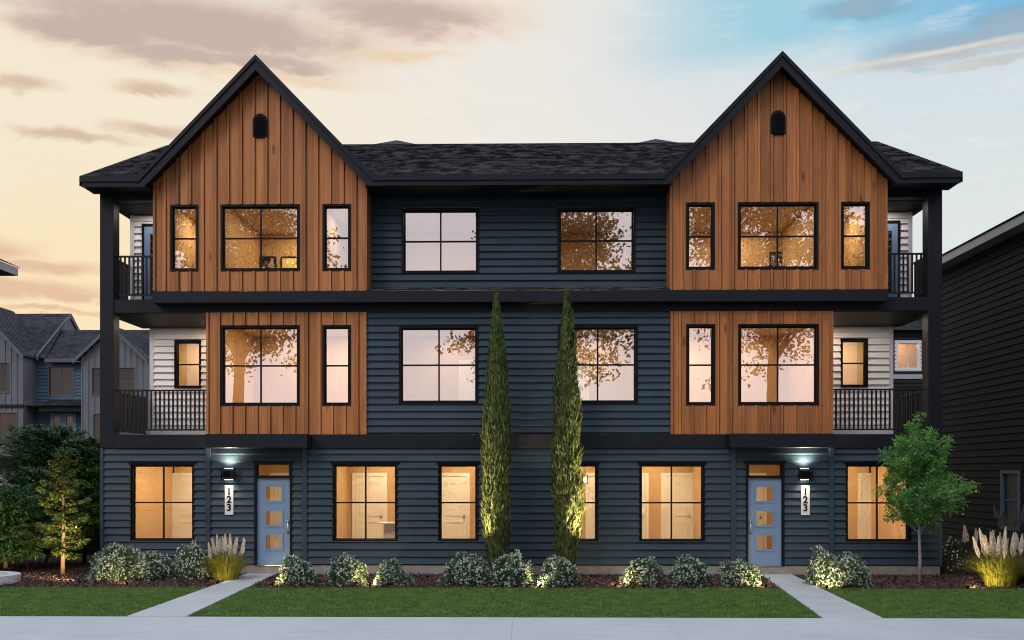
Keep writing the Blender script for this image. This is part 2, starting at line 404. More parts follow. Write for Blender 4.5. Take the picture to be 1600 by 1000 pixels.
def in_path(x, y, mg=.0):
    r = np.zeros(len(x), bool)
    for s, c in PATHS.items():
        t = np.clip((y-c[0][1])/(c[3][1]-c[0][1]), 0, 1)
        r |= (x > c[0][0]+(c[3][0]-c[0][0])*t-mg) & (x < c[1][0]+(c[2][0]-c[1][0])*t+mg)
    return r
def grass():
    n = 330000
    x = rng.uniform(-16.5, 16.5, n); y = rng.uniform(LAWN0+.01, LAWN1, n)
    k = ~in_path(x, y, .02); x, y = x[k], y[k]; n = len(x)
    d = rdir(n); d[:, 2] = np.abs(d[:, 2])*.6+.75
    hgt = rng.uniform(.025, .06, n)*(1+.25*np.sin(x*1.7+np.sin(y*2.))*np.sin(y*2.3+x*.6))
    o = leaves('grass', np.c_[x, y, np.zeros(n)-.002], d, rdir(n), hgt, rng.uniform(.006, .012, n), M['grass'])
    o['kind'] = 'stuff'; o['label'] = 'short green mown grass of the front lawn'
grass()
def mulch():
    n = 52000
    x = rng.uniform(-17, 17, n); y = np.where(rng.random(n) < .85, rng.uniform(LAWN1-.03, .0, n), rng.uniform(0, 5, n))
    k = ~in_path(x, y, .01) & ~((np.abs(x) < 9.8) & (y > -.02)); x, y = x[k], y[k]; n = len(x)
    d = rdir(n); d[:, 2] *= .35; nn = rdir(n)*.5; nn[:, 2] += 1.
    o = leaves('bark_mulch', np.c_[x, y, rng.uniform(0., .03, n)], d, nn, rng.uniform(.03, .085, n), rng.uniform(.015, .04, n), M['chips'])
    o['kind'] = 'stuff'; o['label'] = 'reddish brown bark mulch in the planting bed'
mulch()

# ------------------------------------------------------------------ cladding helpers
def sub(iv, cuts):
    out = [iv]
    for c0, c1 in cuts:
        nx = []
        for a, d in out:
            if c1 <= a or c0 >= d: nx.append((a, d)); continue
            if c0 > a: nx.append((a, c0))
            if c1 < d: nx.append((c1, d))
        out = nx
    return out
def lap(mb, mp, a0, a1, z0, z1, openings=(), e=.1716, nb=.052, g=.042):
    """lap siding as real stepped boards; mp(a, z, n) -> world"""
    n = max(1, round((z1-z0)/e)); e = (z1-z0)/n
    zs = sorted({z for o in openings for z in (o[2], o[3])})
    def band(za, na, zb, nbb):
        br = [za]+[z for z in zs if za+1e-4 < z < zb-1e-4]+[zb]
        for q0, q1 in zip(br, br[1:]):
            k0 = na+(nbb-na)*(q0-za)/(zb-za); k1 = na+(nbb-na)*(q1-za)/(zb-za)
            cuts = [(o[0], o[1]) for o in openings if o[2] < q1-1e-5 and o[3] > q0+1e-5]
            for p, q in sub((a0, a1), cuts): mb.face([mp(p, q0, k0), mp(q, q0, k0), mp(q, q1, k1), mp(p, q1, k1)])
    for i in range(n):
        zb = z0+i*e
        band(zb, 0., zb+g, 0.)
        cuts = [(o[0], o[1]) for o in openings if o[2] < zb+g-1e-5 and o[3] > zb+g+1e-5]
        for p, q in sub((a0, a1), cuts): mb.face([mp(p, zb+g, 0.), mp(q, zb+g, 0.), mp(q, zb+g, nb), mp(p, zb+g, nb)])
        band(zb+g, nb, zb+e, .006)
def sheet(mb, x0, x1, z0, z1, y, openings=()):
    xs = sorted({x0, x1, *[v for o in openings for v in o[:2] if x0 < v < x1]}); zs = sorted({z0, z1, *[v for o in openings for v in o[2:]]})
    for xa, xb in zip(xs, xs[1:]):
        for za, zb in zip(zs, zs[1:]):
            cx, cz = (xa+xb)/2, (za+zb)/2
            if any(o[0] < cx < o[1] and o[2] < cz < o[3] for o in openings): continue
            mb.face([(xa, y, za), (xb, y, za), (xb, y, zb), (xa, y, zb)])
def battens(mb, xs, z0, ztop, y, openings=(), w=.05, d=.042):
    for x in xs:
        zt = ztop(x) if callable(ztop) else ztop
        cuts = [(o[2], o[3]) for o in openings if o[0] < x+w/2 and o[1] > x-w/2]
        for a, c in sub((z0, zt), cuts):
            if c-a > .02: mb.box(x-w/2, x+w/2, y-d, y-.0005, a, c)

def boxes(name, m, lst, parent, bevel=0.):
    for q in lst:
        b = MB(); b.box(*q); b.build(name, M[m], parent, bevel=bevel)
# ------------------------------------------------------------------ the townhouse
house = thing('townhouse', 'three-storey dark blue townhouse with two cedar gables, in the middle of the photo', 'townhouse', (0, 0, 0))
HP = lambda name, mb, m, **k: mb.build(name, M[m], house, **k)
GX = 5.962                                   # gable / bay centre
BAY0, BAY1 = 3.479, 8.446
YB, YE, YU = -.30, -.70, .30                # bay face, eave face, upper blue wall

def opening(s, xa, xb, z0, z1):
    a, c = sorted((s*xa, s*xb)); return (a, c, z0, z1)
def make_window(o, y, cols=2, rows=2, t=.052, depth=.13, proud=.012, head=False, glass='glass', fm='frame', parent=None, label=None, cas=0., s2=.032):
    x0, x1, z0, z1 = o; b = MB(); ya, yb = y-proud, y+depth
    b.box(x0, x0+t, ya, yb, z0, z1); b.box(x1-t, x1, ya, yb, z0, z1)
    b.box(x0+t, x1-t, ya, yb, z1-t, z1); b.box(x0+t, x1-t, ya, yb, z0, z0+t)
    if cas:                                   # flat casing round the opening
        b.box(x0-cas, x0, y-.045, y-.002, z0-cas, z1+cas); b.box(x1, x1+cas, y-.045, y-.002, z0-cas, z1+cas)
        b.box(x0, x1, y-.045, y-.002, z1, z1+cas); b.box(x0, x1, y-.045, y-.002, z0-cas, z0)
    if head: b.box(x0-.04-cas, x1+.04+cas, y-.065, y-.002, z1+cas+.001, z1+cas+.03)
    ys0, ys1 = y+.055, y+.10       # sash
    xa, xb, za, zb = x0+t, x1-t, z0+t, z1-t
    b.box(xa, xa+s2, ys0, ys1, za, zb); b.box(xb-s2, xb, ys0, ys1, za, zb)
    b.box(xa+s2, xb-s2, ys0, ys1, za, za+s2); b.box(xa+s2, xb-s2, ys0, ys1, zb-s2, zb)
    mw = .036; zm = [za+(zb-za)*k/rows for k in range(1, rows)]
    for k in range(1, cols):
        xm = xa+(xb-xa)*k/cols; b.box(xm-mw/2, xm+mw/2, ys0+.004, ys1-.004, za+s2, zb-s2)
    for z in zm:
        cuts = [(xa+(xb-xa)*k/cols-mw/2, xa+(xb-xa)*k/cols+mw/2) for k in range(1, cols)]
        for p, q in sub((xa+s2, xb-s2), cuts): b.box(p, q, ys0+.002, ys1-.002, z-mw/2, z+mw/2)
    f = b.build('window', M[fm], parent or house)
    if label: f['label'] = label
    p = MB(); yp = y+.08; p.face([(xa, yp, za), (xb, yp, za), (xb, yp, zb), (xa, yp, zb)])
    p.build('pane', M[glass], f); return f

OP = {}
for s in (-1, 1):
    OP[s] = dict(
        up_big=opening(s, 5.041, 6.883, 7.029, 8.576), up_in=opening(s, 3.854, 4.518, 7.029, 8.576), up_out=opening(s, 7.399, 8.055, 7.029, 8.576),
        up_blue=opening(s, .922, 2.758, 7.079, 8.621), mid_big=opening(s, 5.105, 6.963, 3.931, 5.819), mid_in=opening(s, 3.903, 4.575, 3.931, 5.819),
        mid_blue=opening(s, .925, 2.784, 3.976, 5.797), a=opening(s, 7.615, 9.065, .78, 2.56), b=opening(s, 2.838, 4.312, .78, 2.56),
        c=opening(s, .955, 1.842, .78, 2.56), door=opening(s, 5.284, 6.172, .2, 2.6), bal=opening(s, 8.232, 8.882, 4.57, 5.778))
front = lambda y: (lambda a, z, n: (a, y-n, z))
# ground floor wall
b = MB(); ops = [OP[s][k] for s in (-1, 1) for k in ('a', 'b', 'c', 'door')]
lap(b, front(0.), -9.74, 9.74, .2, 2.946, ops); HP('ground_floor_siding', b, 'blue')
b = MB(); lap(b, front(0.), -3.538, 3.538, 3.267, 6.118, [OP[s]['mid_blue'] for s in (-1, 1)]); HP('middle_floor_siding', b, 'blue')
b = MB(); lap(b, front(YU), -BAY0, BAY0, 6.70, 8.92, [OP[s]['up_blue'] for s in (-1, 1)]); HP('upper_floor_siding', b, 'blue')
# concrete footing
b = MB(); b.box(-9.76, 9.76, -.012, .2, -.3, .198); HP('foundation', b, 'concrete')
# corner boards on the ground floor
for s in (-1, 1):
    boxes('corner_board', 'blue', [(s*x-.055, s*x+.055, -.068, -.002, .2, 2.944) for x in (7.254, 4.986)]+[(*sorted((s*9.72, s*9.80)), -.055, .06, .2, 2.944)], house)
# cedar cladding: boards parted by narrow open grooves, battens over the joints
SL = 1.035
def rake_z(x, s): return 11.84-SL*abs(x-s*GX)
def cedar(x0, x1, z0, ztop, y, ops, xs, zmid, w=.05, d=.042, gw=.018):
    b = MB(); slots = sorted((x+w/2, x+w/2+gw) for x in xs if x+w/2+gw < x1-.01)
    cols = sub((x0, x1), slots)
    for a, c in cols:
        sheet(b, a, c, z0, zmid, y, [o for o in ops if o[0] < c and o[1] > a])
        for e in (a, c):
            for p, q in sub((z0, ztop(e)), [(o[2], o[3]) for o in ops if o[0]-1e-4 <= e <= o[1]+1e-4]): b.face([(e, y, p), (e, y+.03, p), (e, y+.03, q), (e, y, q)])
        if ztop(a) > zmid+.01 or ztop(c) > zmid+.01:
            top = [(a, ztop(a))]+([(GXs, ztop(GXs)) for GXs in (-GX, GX) if a < GXs < c])+[(c, ztop(c))]
            b.face([(a, y, zmid), (c, y, zmid)]+[(x, y, z) for x, z in reversed(top)])
    sheet(b, x0, x1, z0, zmid, y+.03, ops)
    if ztop((x0+x1)/2) > zmid+.01:
        m = (x0+x1)/2; b.face([(x0, y+.03, zmid), (x1, y+.03, zmid), (x1, y+.03, ztop(x1)), (m, y+.03, ztop(m)), (x0, y+.03, ztop(x0))])
    battens(b, xs, z0, ztop, y, ops, w, d); return b
for s in (-1, 1):
    x0, x1 = sorted((s*BAY0, s*BAY1)); ops = [OP[s][k] for k in ('up_big', 'up_in', 'up_out')]
    zt = lambda x: rake_z(x, s)-.05
    xs = [s*GX+.1475+k*.295 for k in range(-9, 9)]; xs = [x for x in xs if x0+.05 < x < x1-.05]+[x0+.025, x1-.025]
    b = cedar(x0, x1, 6.572, zt, YB, ops, xs, 9.1)
    for xx in (x0, x1): b.face([(xx, YB, 6.572), (xx, 1.25, 6.572), (xx, 1.25, 9.0), (xx, YB, 9.0)])
    HP('cedar_gable', b, 'wood')
    x0, x1 = sorted((s*3.538, s*7.291)); ops = [OP[s][k] for k in ('mid_big', 'mid_in')]
    xs = [s*GX+.1475+k*.295 for k in range(-9, 9)]; xs = [x for x in xs if x0+.05 < x < x1-.05]+[x0+.025, x1-.025]
    b = cedar(x0, x1, 3.267, lambda x: 6.118, -.032, ops, xs, 6.118)
    for xx in (x0, x1): b.face([(xx, -.032, 3.267), (xx, 2.45, 3.267), (xx, 2.45, 6.118), (xx, -.032, 6.118)])
    HP('cedar_panel', b, 'wood')
# black bands, frieze, belt, posts and beams
b = MB()
b.box(-8.454, 8.454, -.36, -.0, 6.296, 6.556)
HP('floor_band', b, 'black', bevel=.006)
boxes('frieze_board', 'black', [(-9.478, 9.478, -.035, .0, 6.120, 6.2945), (-9.478, -8.456, -.035, 0., 6.296, 6.431), (8.456, 9.478, -.035, 0, 6.296, 6.431)], house)
boxes('belt_board', 'black', [(-4.818, 4.818, -.075, 0, 2.946, 3.262), (7.169, 9.476, -.075, 0, 2.946, 3.262), (-9.476, -7.169, -.075, 0, 2.946, 3.262)], house, .006)
for s in (-1, 1):
    b = MB(); b.box(*sorted((s*4.822, s*7.165)), -.58, .0, 2.94, 3.258); HP('door_canopy', b, 'black', bevel=.008)
    b = MB(); b.box(*sorted((s*9.478, s*9.80)), -.06, .30, 2.95, 9.06); HP('corner_post', b, 'black', bevel=.008)
    boxes('balcony_beam', 'black', [(*sorted((s*8.45, s*9.476)), -.04, .26, 8.745, 9.06)]+[(*sorted((s*9.5, s*9.795)), .302, 2.6, z0, z1) for z0, z1 in ((2.95, 3.26), (6.12, 6.43), (8.745, 9.06))], house)
# balconies: back walls, decks, ceilings
for s in (-1, 1):
    b = MB(); xi, xo = 7.291, 9.54
    mp = lambda a, z, n: (s*a, 2.45-n, z)
    lap(b, mp, xi, xo-.10, 3.56, 5.95, [(8.232-.022, 8.882+.022, 4.548, 5.80)], e=.165); HP('balcony_siding', b, 'white_siding')
    boxes('balcony_trim', 'white', [(*sorted((s*(xo-.10), s*xo)), 2.40, 2.50, 3.3, 6.1), (*sorted((s*xi, s*(xo-.101))), 2.40, 2.45, 3.3, 3.558), (*sorted((s*xi, s*(xo-.101))), 2.415, 2.45, 5.952, 6.1)], house)
    o = opening(s, 8.232, 8.882, 4.57, 5.778); make_window(o, 2.45, 1, 2, glass='door_glass', cas=.02, t=.04, s2=.02)
    b = MB(); lap(b, lambda a, z, n: (s*a, 1.30-n, z), 8.45, 9.50, 6.60, 8.58, [(8.40, 9.30, 6.3, 8.52)], e=.165); HP('balcony_siding', b, 'white_siding')
    boxes('balcony_trim', 'white', [(*sorted((s*9.501, s*9.60)), 1.25, 1.35, 6.43, 8.74), (*sorted((s*8.45, s*9.50)), 1.262, 1.30, 8.582, 8.72), (*sorted((s*9.33, s*9.50)), 1.25, 1.30, 6.44, 6.598)], house)
    boxes('balcony_deck', 'grey_trim', [(*sorted((s*7.292, s*9.50)), .0, 2.45, 3.15, 3.25), (*sorted((s*8.447, s*9.50)), .0, 1.3, 6.34, 6.42)], house)
    boxes('balcony_ceiling', 'soffit', [(*sorted((s*7.292, s*9.50)), .001, 2.45, 6.105, 6.30), (*sorted((s*8.447, s*9.60)), .26, 1.3, 8.735, 8.76)], house)
    # upper balcony door
    b = MB(); xa, xb = 8.46, 9.24
    b.box(*sorted((s*(xa-.0), s*(xa+.12))), 1.24, 1.29, 6.43, 8.44); b.box(*sorted((s*(xb-.14), s*xb)), 1.24, 1.29, 6.43, 8.44)
    b.box(*sorted((s*(xa+.121), s*(xb-.141))), 1.24, 1.29, 6.43, 6.75); b.box(*sorted((s*(xa+.121), s*(xb-.141))), 1.24, 1.29, 8.27, 8.44)
    d = HP('balcony_door', b, 'door')
    p = MB(); p.face([(s*(xa+.12), 1.27, 6.75), (s*(xb-.14), 1.27, 6.75), (s*(xb-.14), 1.27, 8.27), (s*(xa+.12), 1.27, 8.27)]); p.build('pane', M['door_glass'], d)
    b = MB(); b.box(*sorted((s*xb, s*(xb+.06))), 1.235, 1.30, 6.43, 8.52); b.box(*sorted((s*8.455, s*(xb-.001))), 1.235, 1.30, 8.445, 8.52); b.build('door_frame', M['frame'], d)
    # railings
    def railing(x0, x1, y, z0, z1, along='x'):
        b = MB(); n = max(2, round(abs(x1-x0)/.105)); w = .018
        def bx(a0, a1, d, za, zb):
            if along == 'x': b.box(*sorted((a0, a1)), y-d, y+d, za, zb)
            else: b.box(y-d, y+d, *sorted((a0, a1)), za, zb)
        bx(x0, x1, .026, z1-.04, z1); bx(x0, x1, .018, z0, z0+.035)
        for k in range(1, n):
            a = x0+(x1-x0)*k/n; bx(a-w, a+w, w, z0+.036, z1-.041)
        HP('railing', b, 'rail')
    railing(s*7.30, s*9.474, .10, 3.36, 4.327); railing(s*8.452, s*9.474, .10, 6.54, 7.483)
    railing(.31, 2.39, s*9.62, 3.36, 4.327, 'y'); railing(.31, 1.24, s*9.62, 6.54, 7.483, 'y')
# windows
for s in (-1, 1):
    for k, y, c, hd in (('up_big', YB, 2, 0), ('up_in', YB, 1, 0), ('up_out', YB, 1, 0), ('mid_big', -.032, 2, 0), ('mid_in', -.032, 1, 0)):
        make_window(OP[s][k], y, c, 2)
    make_window(OP[s]['up_blue'], YU, 2, 2, proud=.045); make_window(OP[s]['mid_blue'], 0, 2, 2, proud=.045)
    make_window(OP[s]['a'], 0, 2, 2, cas=.026, head=True, t=.03, glass='ground_glass', s2=.02); make_window(OP[s]['b'], 0, 2, 2, cas=.026, head=True, t=.03, glass='ground_glass', s2=.02); make_window(OP[s]['c'], 0, 1, 2, cas=.026, head=True, t=.03, glass='ground_glass', s2=.02)
# front doors
for s in (-1, 1):
    x0, x1, z0, z1 = OP[s]['door']; b = MB()
    b.box(x0, x0+.052, -.05, .14, .2, 2.6); b.box(x1-.052, x1, -.05, .14, .2, 2.6); b.box(x0+.052, x1-.052, -.05, .14, 2.555, 2.6)
    b.box(x0+.052, x1-.052, -.03, .12, 2.235, 2.305); b.box(x0-.04, x1+.04, -.065, -.002, 2.602, 2.632)
    b.box(x0+.052, x0+.085, .02, .08, 2.305, 2.555); b.box(x1-.085, x1-.052, .02, .08, 2.305, 2.555)
    fr = HP('door_frame', b, 'frame')
    p = MB(); p.face([(x0+.08, .05, 2.3), (x1-.08, .05, 2.3), (x1-.08, .05, 2.56), (x0+.08, .05, 2.56)]); p.build('transom_pane', M['door_glass'], fr)
    b = MB(); xa, xb = x0+.055, x1-.055; ga, gb = xa+.185, xb-.185
    rows = [(.57, .93), (1.125, 1.49), (1.695, 2.06)]
    b.box(xa, ga, .03, .075, .205, 2.232); b.box(gb, xb, .03, .075, .205, 2.232)
    zz = [.205]+[v for r in rows for v in r]+[2.232]
    for k in range(0, len(zz), 2): b.box(ga, gb, .03, .075, zz[k], zz[k+1])
    for r0, r1 in rows:                          # raised glazing bead
        b.box(ga-.025, ga+.02, .012, .029, r0-.025, r1+.025); b.box(gb-.02, gb+.025, .012, .029, r0-.025, r1+.025)
        b.box(ga+.02, gb-.02, .012, .029, r1-.02, r1+.025); b.box(ga+.02, gb-.02, .012, .029, r0-.025, r0+.02)
    d = HP('front_door', b, 'door')
    for r0, r1 in rows:
        p = MB(); p.face([(ga, .07, r0), (gb, .07, r0), (gb, .07, r1), (ga, .07, r1)]); p.build('pane', M['door_glass'], d)
    hx = xb-.055 if s < 0 else xa+.055; b = MB()
    b.tube([(hx, .0, .98), (hx, -.045, 1.0), (hx, -.045, 1.19), (hx, .0, 1.21)], .011, 8); b.tube([(hx, .03, 1.23), (hx, -.012, 1.23)], .032, 12); b.tube([(hx, .03, .98), (hx, -.008, .98)], .026, 12)
    b.build('handle', M['steel'], d, smooth=True)
    b = MB(); b.box(x0+.05, x1-.05, -.05, .1, .198, .2045); HP('door_sill', b, 'steel')
# gable vents
for s in (-1, 1):
    cx = s*5.955; b = MB(); w, z0, zs_, y = .17, 10.117, 10.492, YB-.034
    arc = [(cx+w*math.cos(t), zs_+w*math.sin(t)) for t in [math.pi*k/14 for k in range(15)]]
    b.prism([(cx+w, z0), *arc, (cx-w, z0)], y-.02, y+.03)
    ri = w-.035; arc2 = [(cx+ri*math.cos(t), zs_+ri*math.sin(t)) for t in [math.pi*k/14 for k in range(15)]]
    v = HP('gable_vent', b, 'frame')
    b = MB()
    for k in range(11):
        z = z0+.03+k*.045; hw = ri if z < zs_ else math.sqrt(max(ri*ri-(z+.03-zs_)**2, .0004))
        b.face([(cx-hw, y-.05, z), (cx+hw, y-.05, z), (cx+hw, y-.022, z+.032), (cx-hw, y-.022, z+.032)])
        b.face([(cx-hw, y-.022, z), (cx+hw, y-.022, z), (cx+hw, y-.05, z), (cx-hw, y-.05, z)])
    b.build('louvre', M['black'], v)
# roof
def shingle_plane(b, p00, p10, p11, p01, e=.145, th=.022):
    """courses of shingles on the quad p00-p10 (eave) to p01-p11 (ridge)"""
    p00, p10, p11, p01 = map(Vector, (p00, p10, p11, p01)); Ls = ((p01-p00).length+(p11-p10).length)/2
    n = max(1, round(Ls/e)); nrm = (p10-p00).cross(p01-p00).normalized(); d0 = (p10-p00).normalized(); o = p00
    for i in range(n):
        t0, t1 = i/n, (i+1)/n
        a, c = p00.lerp(p01, t0), p10.lerp(p11, t0); d, f = p00.lerp(p01, t1), p10.lerp(p11, t1)
        U = lambda p: ((p-o).dot(d0)+50, 0)
        a2, c2 = a+nrm*th, c+nrm*th; d2, f2 = d+nrm*.004, f+nrm*.004
        v0, v1 = i*.145+.004, (i+1)*.145-.004
        b.face([a2, c2, f2, d2], [(U(a)[0], v0), (U(c)[0], v0), (U(f)[0], v1), (U(d)[0], v1)])
        b.face([a, c, c2, a2], [(U(a)[0], v0), (U(c)[0], v0), (U(c)[0], v0), (U(a)[0], v0)])
RX, ZE, ZR = 9.99, 9.125, 11.65
b = MB()
def mz(y): return ZE+(ZR-ZE)*(y-YE)/(5-YE)
for xa, xb, ya in ((-RX, -8.55, YE), (-3.36, 3.36, YE), (8.55, RX, YE), (-8.55, -3.36, .44), (3.36, 8.55, .44)):
    shingle_plane(b, (xa, ya, mz(ya)), (xb, ya, mz(ya)), (xb, 5, ZR), (xa, 5, ZR))
for s in (-1, 1):
    q = [(s*3.36, YE, ZE), (s*3.361, YE, ZE), (s*3.83, .44, mz(.44)), (s*3.36, .44, mz(.44))]; shingle_plane(b, *(q if s > 0 else (q[1], q[0], q[3], q[2])))
    q = [(s*8.55, YE, ZE), (s*8.549, YE, ZE), (s*8.09, .44, mz(.44)), (s*8.55, .44, mz(.44))]; shingle_plane(b, *(q if s < 0 else (q[1], q[0], q[3], q[2])))
shingle_plane(b, (RX, 10.7, ZE), (-RX, 10.7, ZE), (-RX, 5, ZR), (RX, 5, ZR), e=.5)
roof = HP('roof', b, 'shingle')
for s in (-1, 1):                                # small rear hips showing over the ridge
    b = MB(); px, py = (620, 219) if s < 0 else (1025, 217)
    X, Z = W(px, py, 6.2); hw = 1.5
    A, Bq, C_ = Vector((X-hw, 6.2-.01, Z-.62)), Vector((X+hw, 6.2-.01, Z-.62)), Vector((X, 6.2, Z))
    Fp = Vector((X, 4.2, Z-.78))
    for tri in ((A+Vector((0, -1.2, -.05)), Bq+Vector((0, -1.2, -.05)), C_), (Bq+Vector((0, -1.2, -.05)), Bq+Vector((0, 3, 0)), C_), (A+Vector((0, 3, 0)), A+Vector((0, -1.2, -.05)), C_)):
        b.face(tri, [(p.x, p.y) for p in tri])
    HP('rear_hip_roof', b, 'shingle_far')
for x0, x1 in ((-3.30, 3.30), (8.62, RX), (-RX, -8.62)):      # main eave fascia in two steps
    b = MB(); b.box(x0, x1, YE-.03, YE+.05, 9.0, 9.12); b.box(x0+(.03 if x0 < -9 else 0), x1-(.03 if x1 > 9 else 0), YE+.005, YE+.05, 8.888, 9.0001); HP('fascia', b, 'black')
for s in (-1, 1):                                # side rake boards following the slope
    xa, xb = sorted((s*(RX-.04), s*(RX+.012)))
    for (ya, za, yb, zb) in ((YE, ZE-.02, 5, ZR-.02), (10.7, ZE-.02, 5, ZR-.02)):
        b = MB(); p = [(ya, za), (yb, zb), (yb, zb-.2), (ya, za-.2)]
        for xx in (xa, xb): b.face([(xx, *k) for k in p])
        b.face([(xa, *p[2]), (xb, *p[2]), (xb, *p[3]), (xa, *p[3])]); b.face([(xa, *p[0]), (xb, *p[0]), (xb, *p[1]), (xa, *p[1])])
        HP('side_rake_board', b, 'black')
boxes('soffit', 'soffit', [(-BAY0+.001, BAY0-.001, YE+.05, YU+.05, 8.893, 8.93)], house)
for s in (-1, 1):
    boxes('soffit', 'soffit', [(*sorted((s*8.45, s*9.94)), YE+.05, -.0, 9.063, 9.10), (*sorted((s*8.45, s*9.94)), YE+.05, -.062, 8.893, 8.905), (*sorted((s*9.56, s*9.94)), .0, 10.5, 9.062, 9.10)], house)
# cross gables
for s in (-1, 1):
    g = MB(); zb = 8.96
    hx = (11.84-zb)/SL
    L0, AP, R0 = (s*GX-hx, zb), (s*GX, 11.84), (s*GX+hx, zb)
    shingle_plane(g, (L0[0], 6, L0[1]), (L0[0], YE, L0[1]), (AP[0], YE, AP[1]), (AP[0], 6, AP[1]))
    shingle_plane(g, (R0[0], YE, R0[1]), (R0[0], 6, R0[1]), (AP[0], 6, AP[1]), (AP[0], YE, AP[1]))
    gr = HP('gable_roof', g, 'shingle')
    b = MB(); k = math.hypot(1, SL)
    def strip(d0, d1, y0, y1, cut=8.885):
        """board running along both rakes; d = depth below the roof plane (perpendicular)"""
        z0, z1 = 11.84-d0*k, 11.84-d1*k
        for q in (-1, 1):
            e0, e1 = (z0-cut)/SL, (z1-cut)/SL
            poly = [(s*GX, z1), (s*GX+q*e1, cut), (s*GX+q*e0, cut), (s*GX, z0)]
            if q < 0: poly = poly[::-1]
            b.prism(poly, y0, y1)
    strip(-.022, .055, YE-.035, YE+.06, 8.99); strip(.057, .215, YE, YE+.045)
    HP('rake_board', b, 'black')
    b = MB()
    zc = 11.84-.15*k
    for q in (-1, 1):
        ex = (zc-8.93)/SL; b.face([(s*GX, YE+.04, zc), (s*GX+q*ex, YE+.04, 8.93), (s*GX+q*ex, YB, 8.93), (s*GX, YB, zc)])
    HP('soffit', b, 'soffit')
# skirt roof over the middle blue wall
b = MB(); shingle_plane(b, (-BAY0, -.37, 6.558), (BAY0, -.37, 6.558), (BAY0, YU-.03, 6.735), (-BAY0, YU-.03, 6.735), e=.1); HP('skirt_roof', b, 'shingle')
# side and rear walls
for s in (-1, 1):
    b = MB(); lap(b, lambda a, z, n: (s*(9.74+n), a, z), .06, 10., .2, 2.95); HP('side_wall', b, 'blue')
    b = MB(); lap(b, lambda a, z, n: (s*(9.50+n), a, z), 2.5, 10., 2.96, 9.05); lap(b, lambda a, z, n: (s*(9.50+n), a, z), 1.35, 2.5, 6.44, 9.05); HP('side_wall', b, 'blue')
    b = MB(); b.face([(s*9.56, -.1, 9.06), (s*9.56, 10, 9.06), (s*9.56, 5, 11.6)]); HP('side_gable', b, 'blue')
b = MB(); b.face([(-9.74, 10, 0), (9.74, 10, 0), (9.74, 10, 9.1), (-9.74, 10, 9.1)]); HP('rear_wall', b, 'blue')
# interiors
YI = 4.0
b = MB()
for z0, z1 in ((.2, 2.96), (3.26, 6.1), (6.44, 9.0)):
    xm = 9.45
    b.face([(-xm, YI, z0), (xm, YI, z0), (xm, YI, z1), (-xm, YI, z1)])
for x0, z0, z1, ya in ((-9.5, .2, 2.95, .15), (9.5, .2, 2.95, .15), (-7.27, 3.26, 6.1, .12), (7.27, 3.26, 6.1, .12), (-8.42, 6.44, 9., -.1), (8.42, 6.44, 9., -.1)):
    b.face([(x0, ya, z0), (x0, YI, z0), (x0, YI, z1), (x0, ya, z1)])
for x, z0, z1 in ((0, .2, 2.95), (-7.0, .2, 2.95), (7.0, .2, 2.95), (-4.75, .2, 2.95), (4.75, .2, 2.95), (0, 3.26, 6.1), (0, 6.44, 9.), (-3.3, 6.44, 9.), (3.3, 6.44, 9.), (-3.25, 3.26, 6.1), (3.25, 3.26, 6.1), (-4.78, 6.44, 9.), (-7.15, 6.44, 9.), (7.15, 6.44, 9.)):
    b.box(x-.05, x+.05, .45, YI-.001, z0, z1)
HP('interior_wall', b, 'plaster')
b = MB()
for z0, x in ((2.93, 9.5), (6.09, 7.27), (8.9, 8.42)): b.face([(-x, .1, z0), (x, .1, z0), (x, YI, z0), (-x, YI, z0)])
HP('interior_ceiling', b, 'ceiling')
b = MB()
for z0, x in ((.205, 9.5), (3.27, 7.27), (6.45, 8.42)): b.face([(-x, .1, z0), (x, .1, z0), (x, YI, z0), (-x, YI, z0)])
b.face([(-9.5, .1, 3.1), (9.5, .1, 3.1), (9.5, 10, 3.1), (-9.5, 10, 3.1)]); b.face([(-9.5, .3, 6.3), (9.5, .3, 6.3), (9.5, 10, 6.3), (-9.5, 10, 6.3)]); b.face([(-9.5, .3, 9.02), (9.5, .3, 9.02), (9.5, 10, 9.02), (-9.5, 10, 9.02)])
HP('interior_floor', b, 'floor')
def interior_door(px0, px1, fz, htop=2.07, y=YI):
    x0, x1 = WX(px0, y), WX(px1, y); b = MB(); y -= .002
    b.box(x0, x1, y-.03, y, fz, fz+htop)
    for (a, c) in ((.18, .82), (1.0, 1.88)):
        for z in (a, c): b.box(x0+.12, x1-.12, y-.045, y-.0305, fz+z-.012, fz+z+.012)
        for x in (x0+.12, x1-.12): b.box(x-.012, x+.012, y-.045, y-.0305, fz+a+.0125, fz+c-.0125)
    b.box(x0-.09, x0-.005, y-.055, y, fz, fz+htop+.09); b.box(x1+.005, x1+.09, y-.055, y, fz, fz+htop+.09); b.box(x0-.005, x1+.005, y-.055, y, fz+htop+.005, fz+htop+.09)
    d = HP('interior_door', b, 'idoor')
    k = MB(); k.tube([(x1-.07, y-.03, fz+.98), (x1-.07, y-.1, fz+.98)], .028, 10); k.build('door_knob', M['steel'], d)
for p in ((273, 322), (556, 600), (690, 729), (920, 960), (1038, 1080), (985, 1008), (1345, 1384), (428, 470), (1150, 1192)): interior_door(*p, .21)
for p in ((722, 768), (880, 915)): interior_door(*p, 3.27)
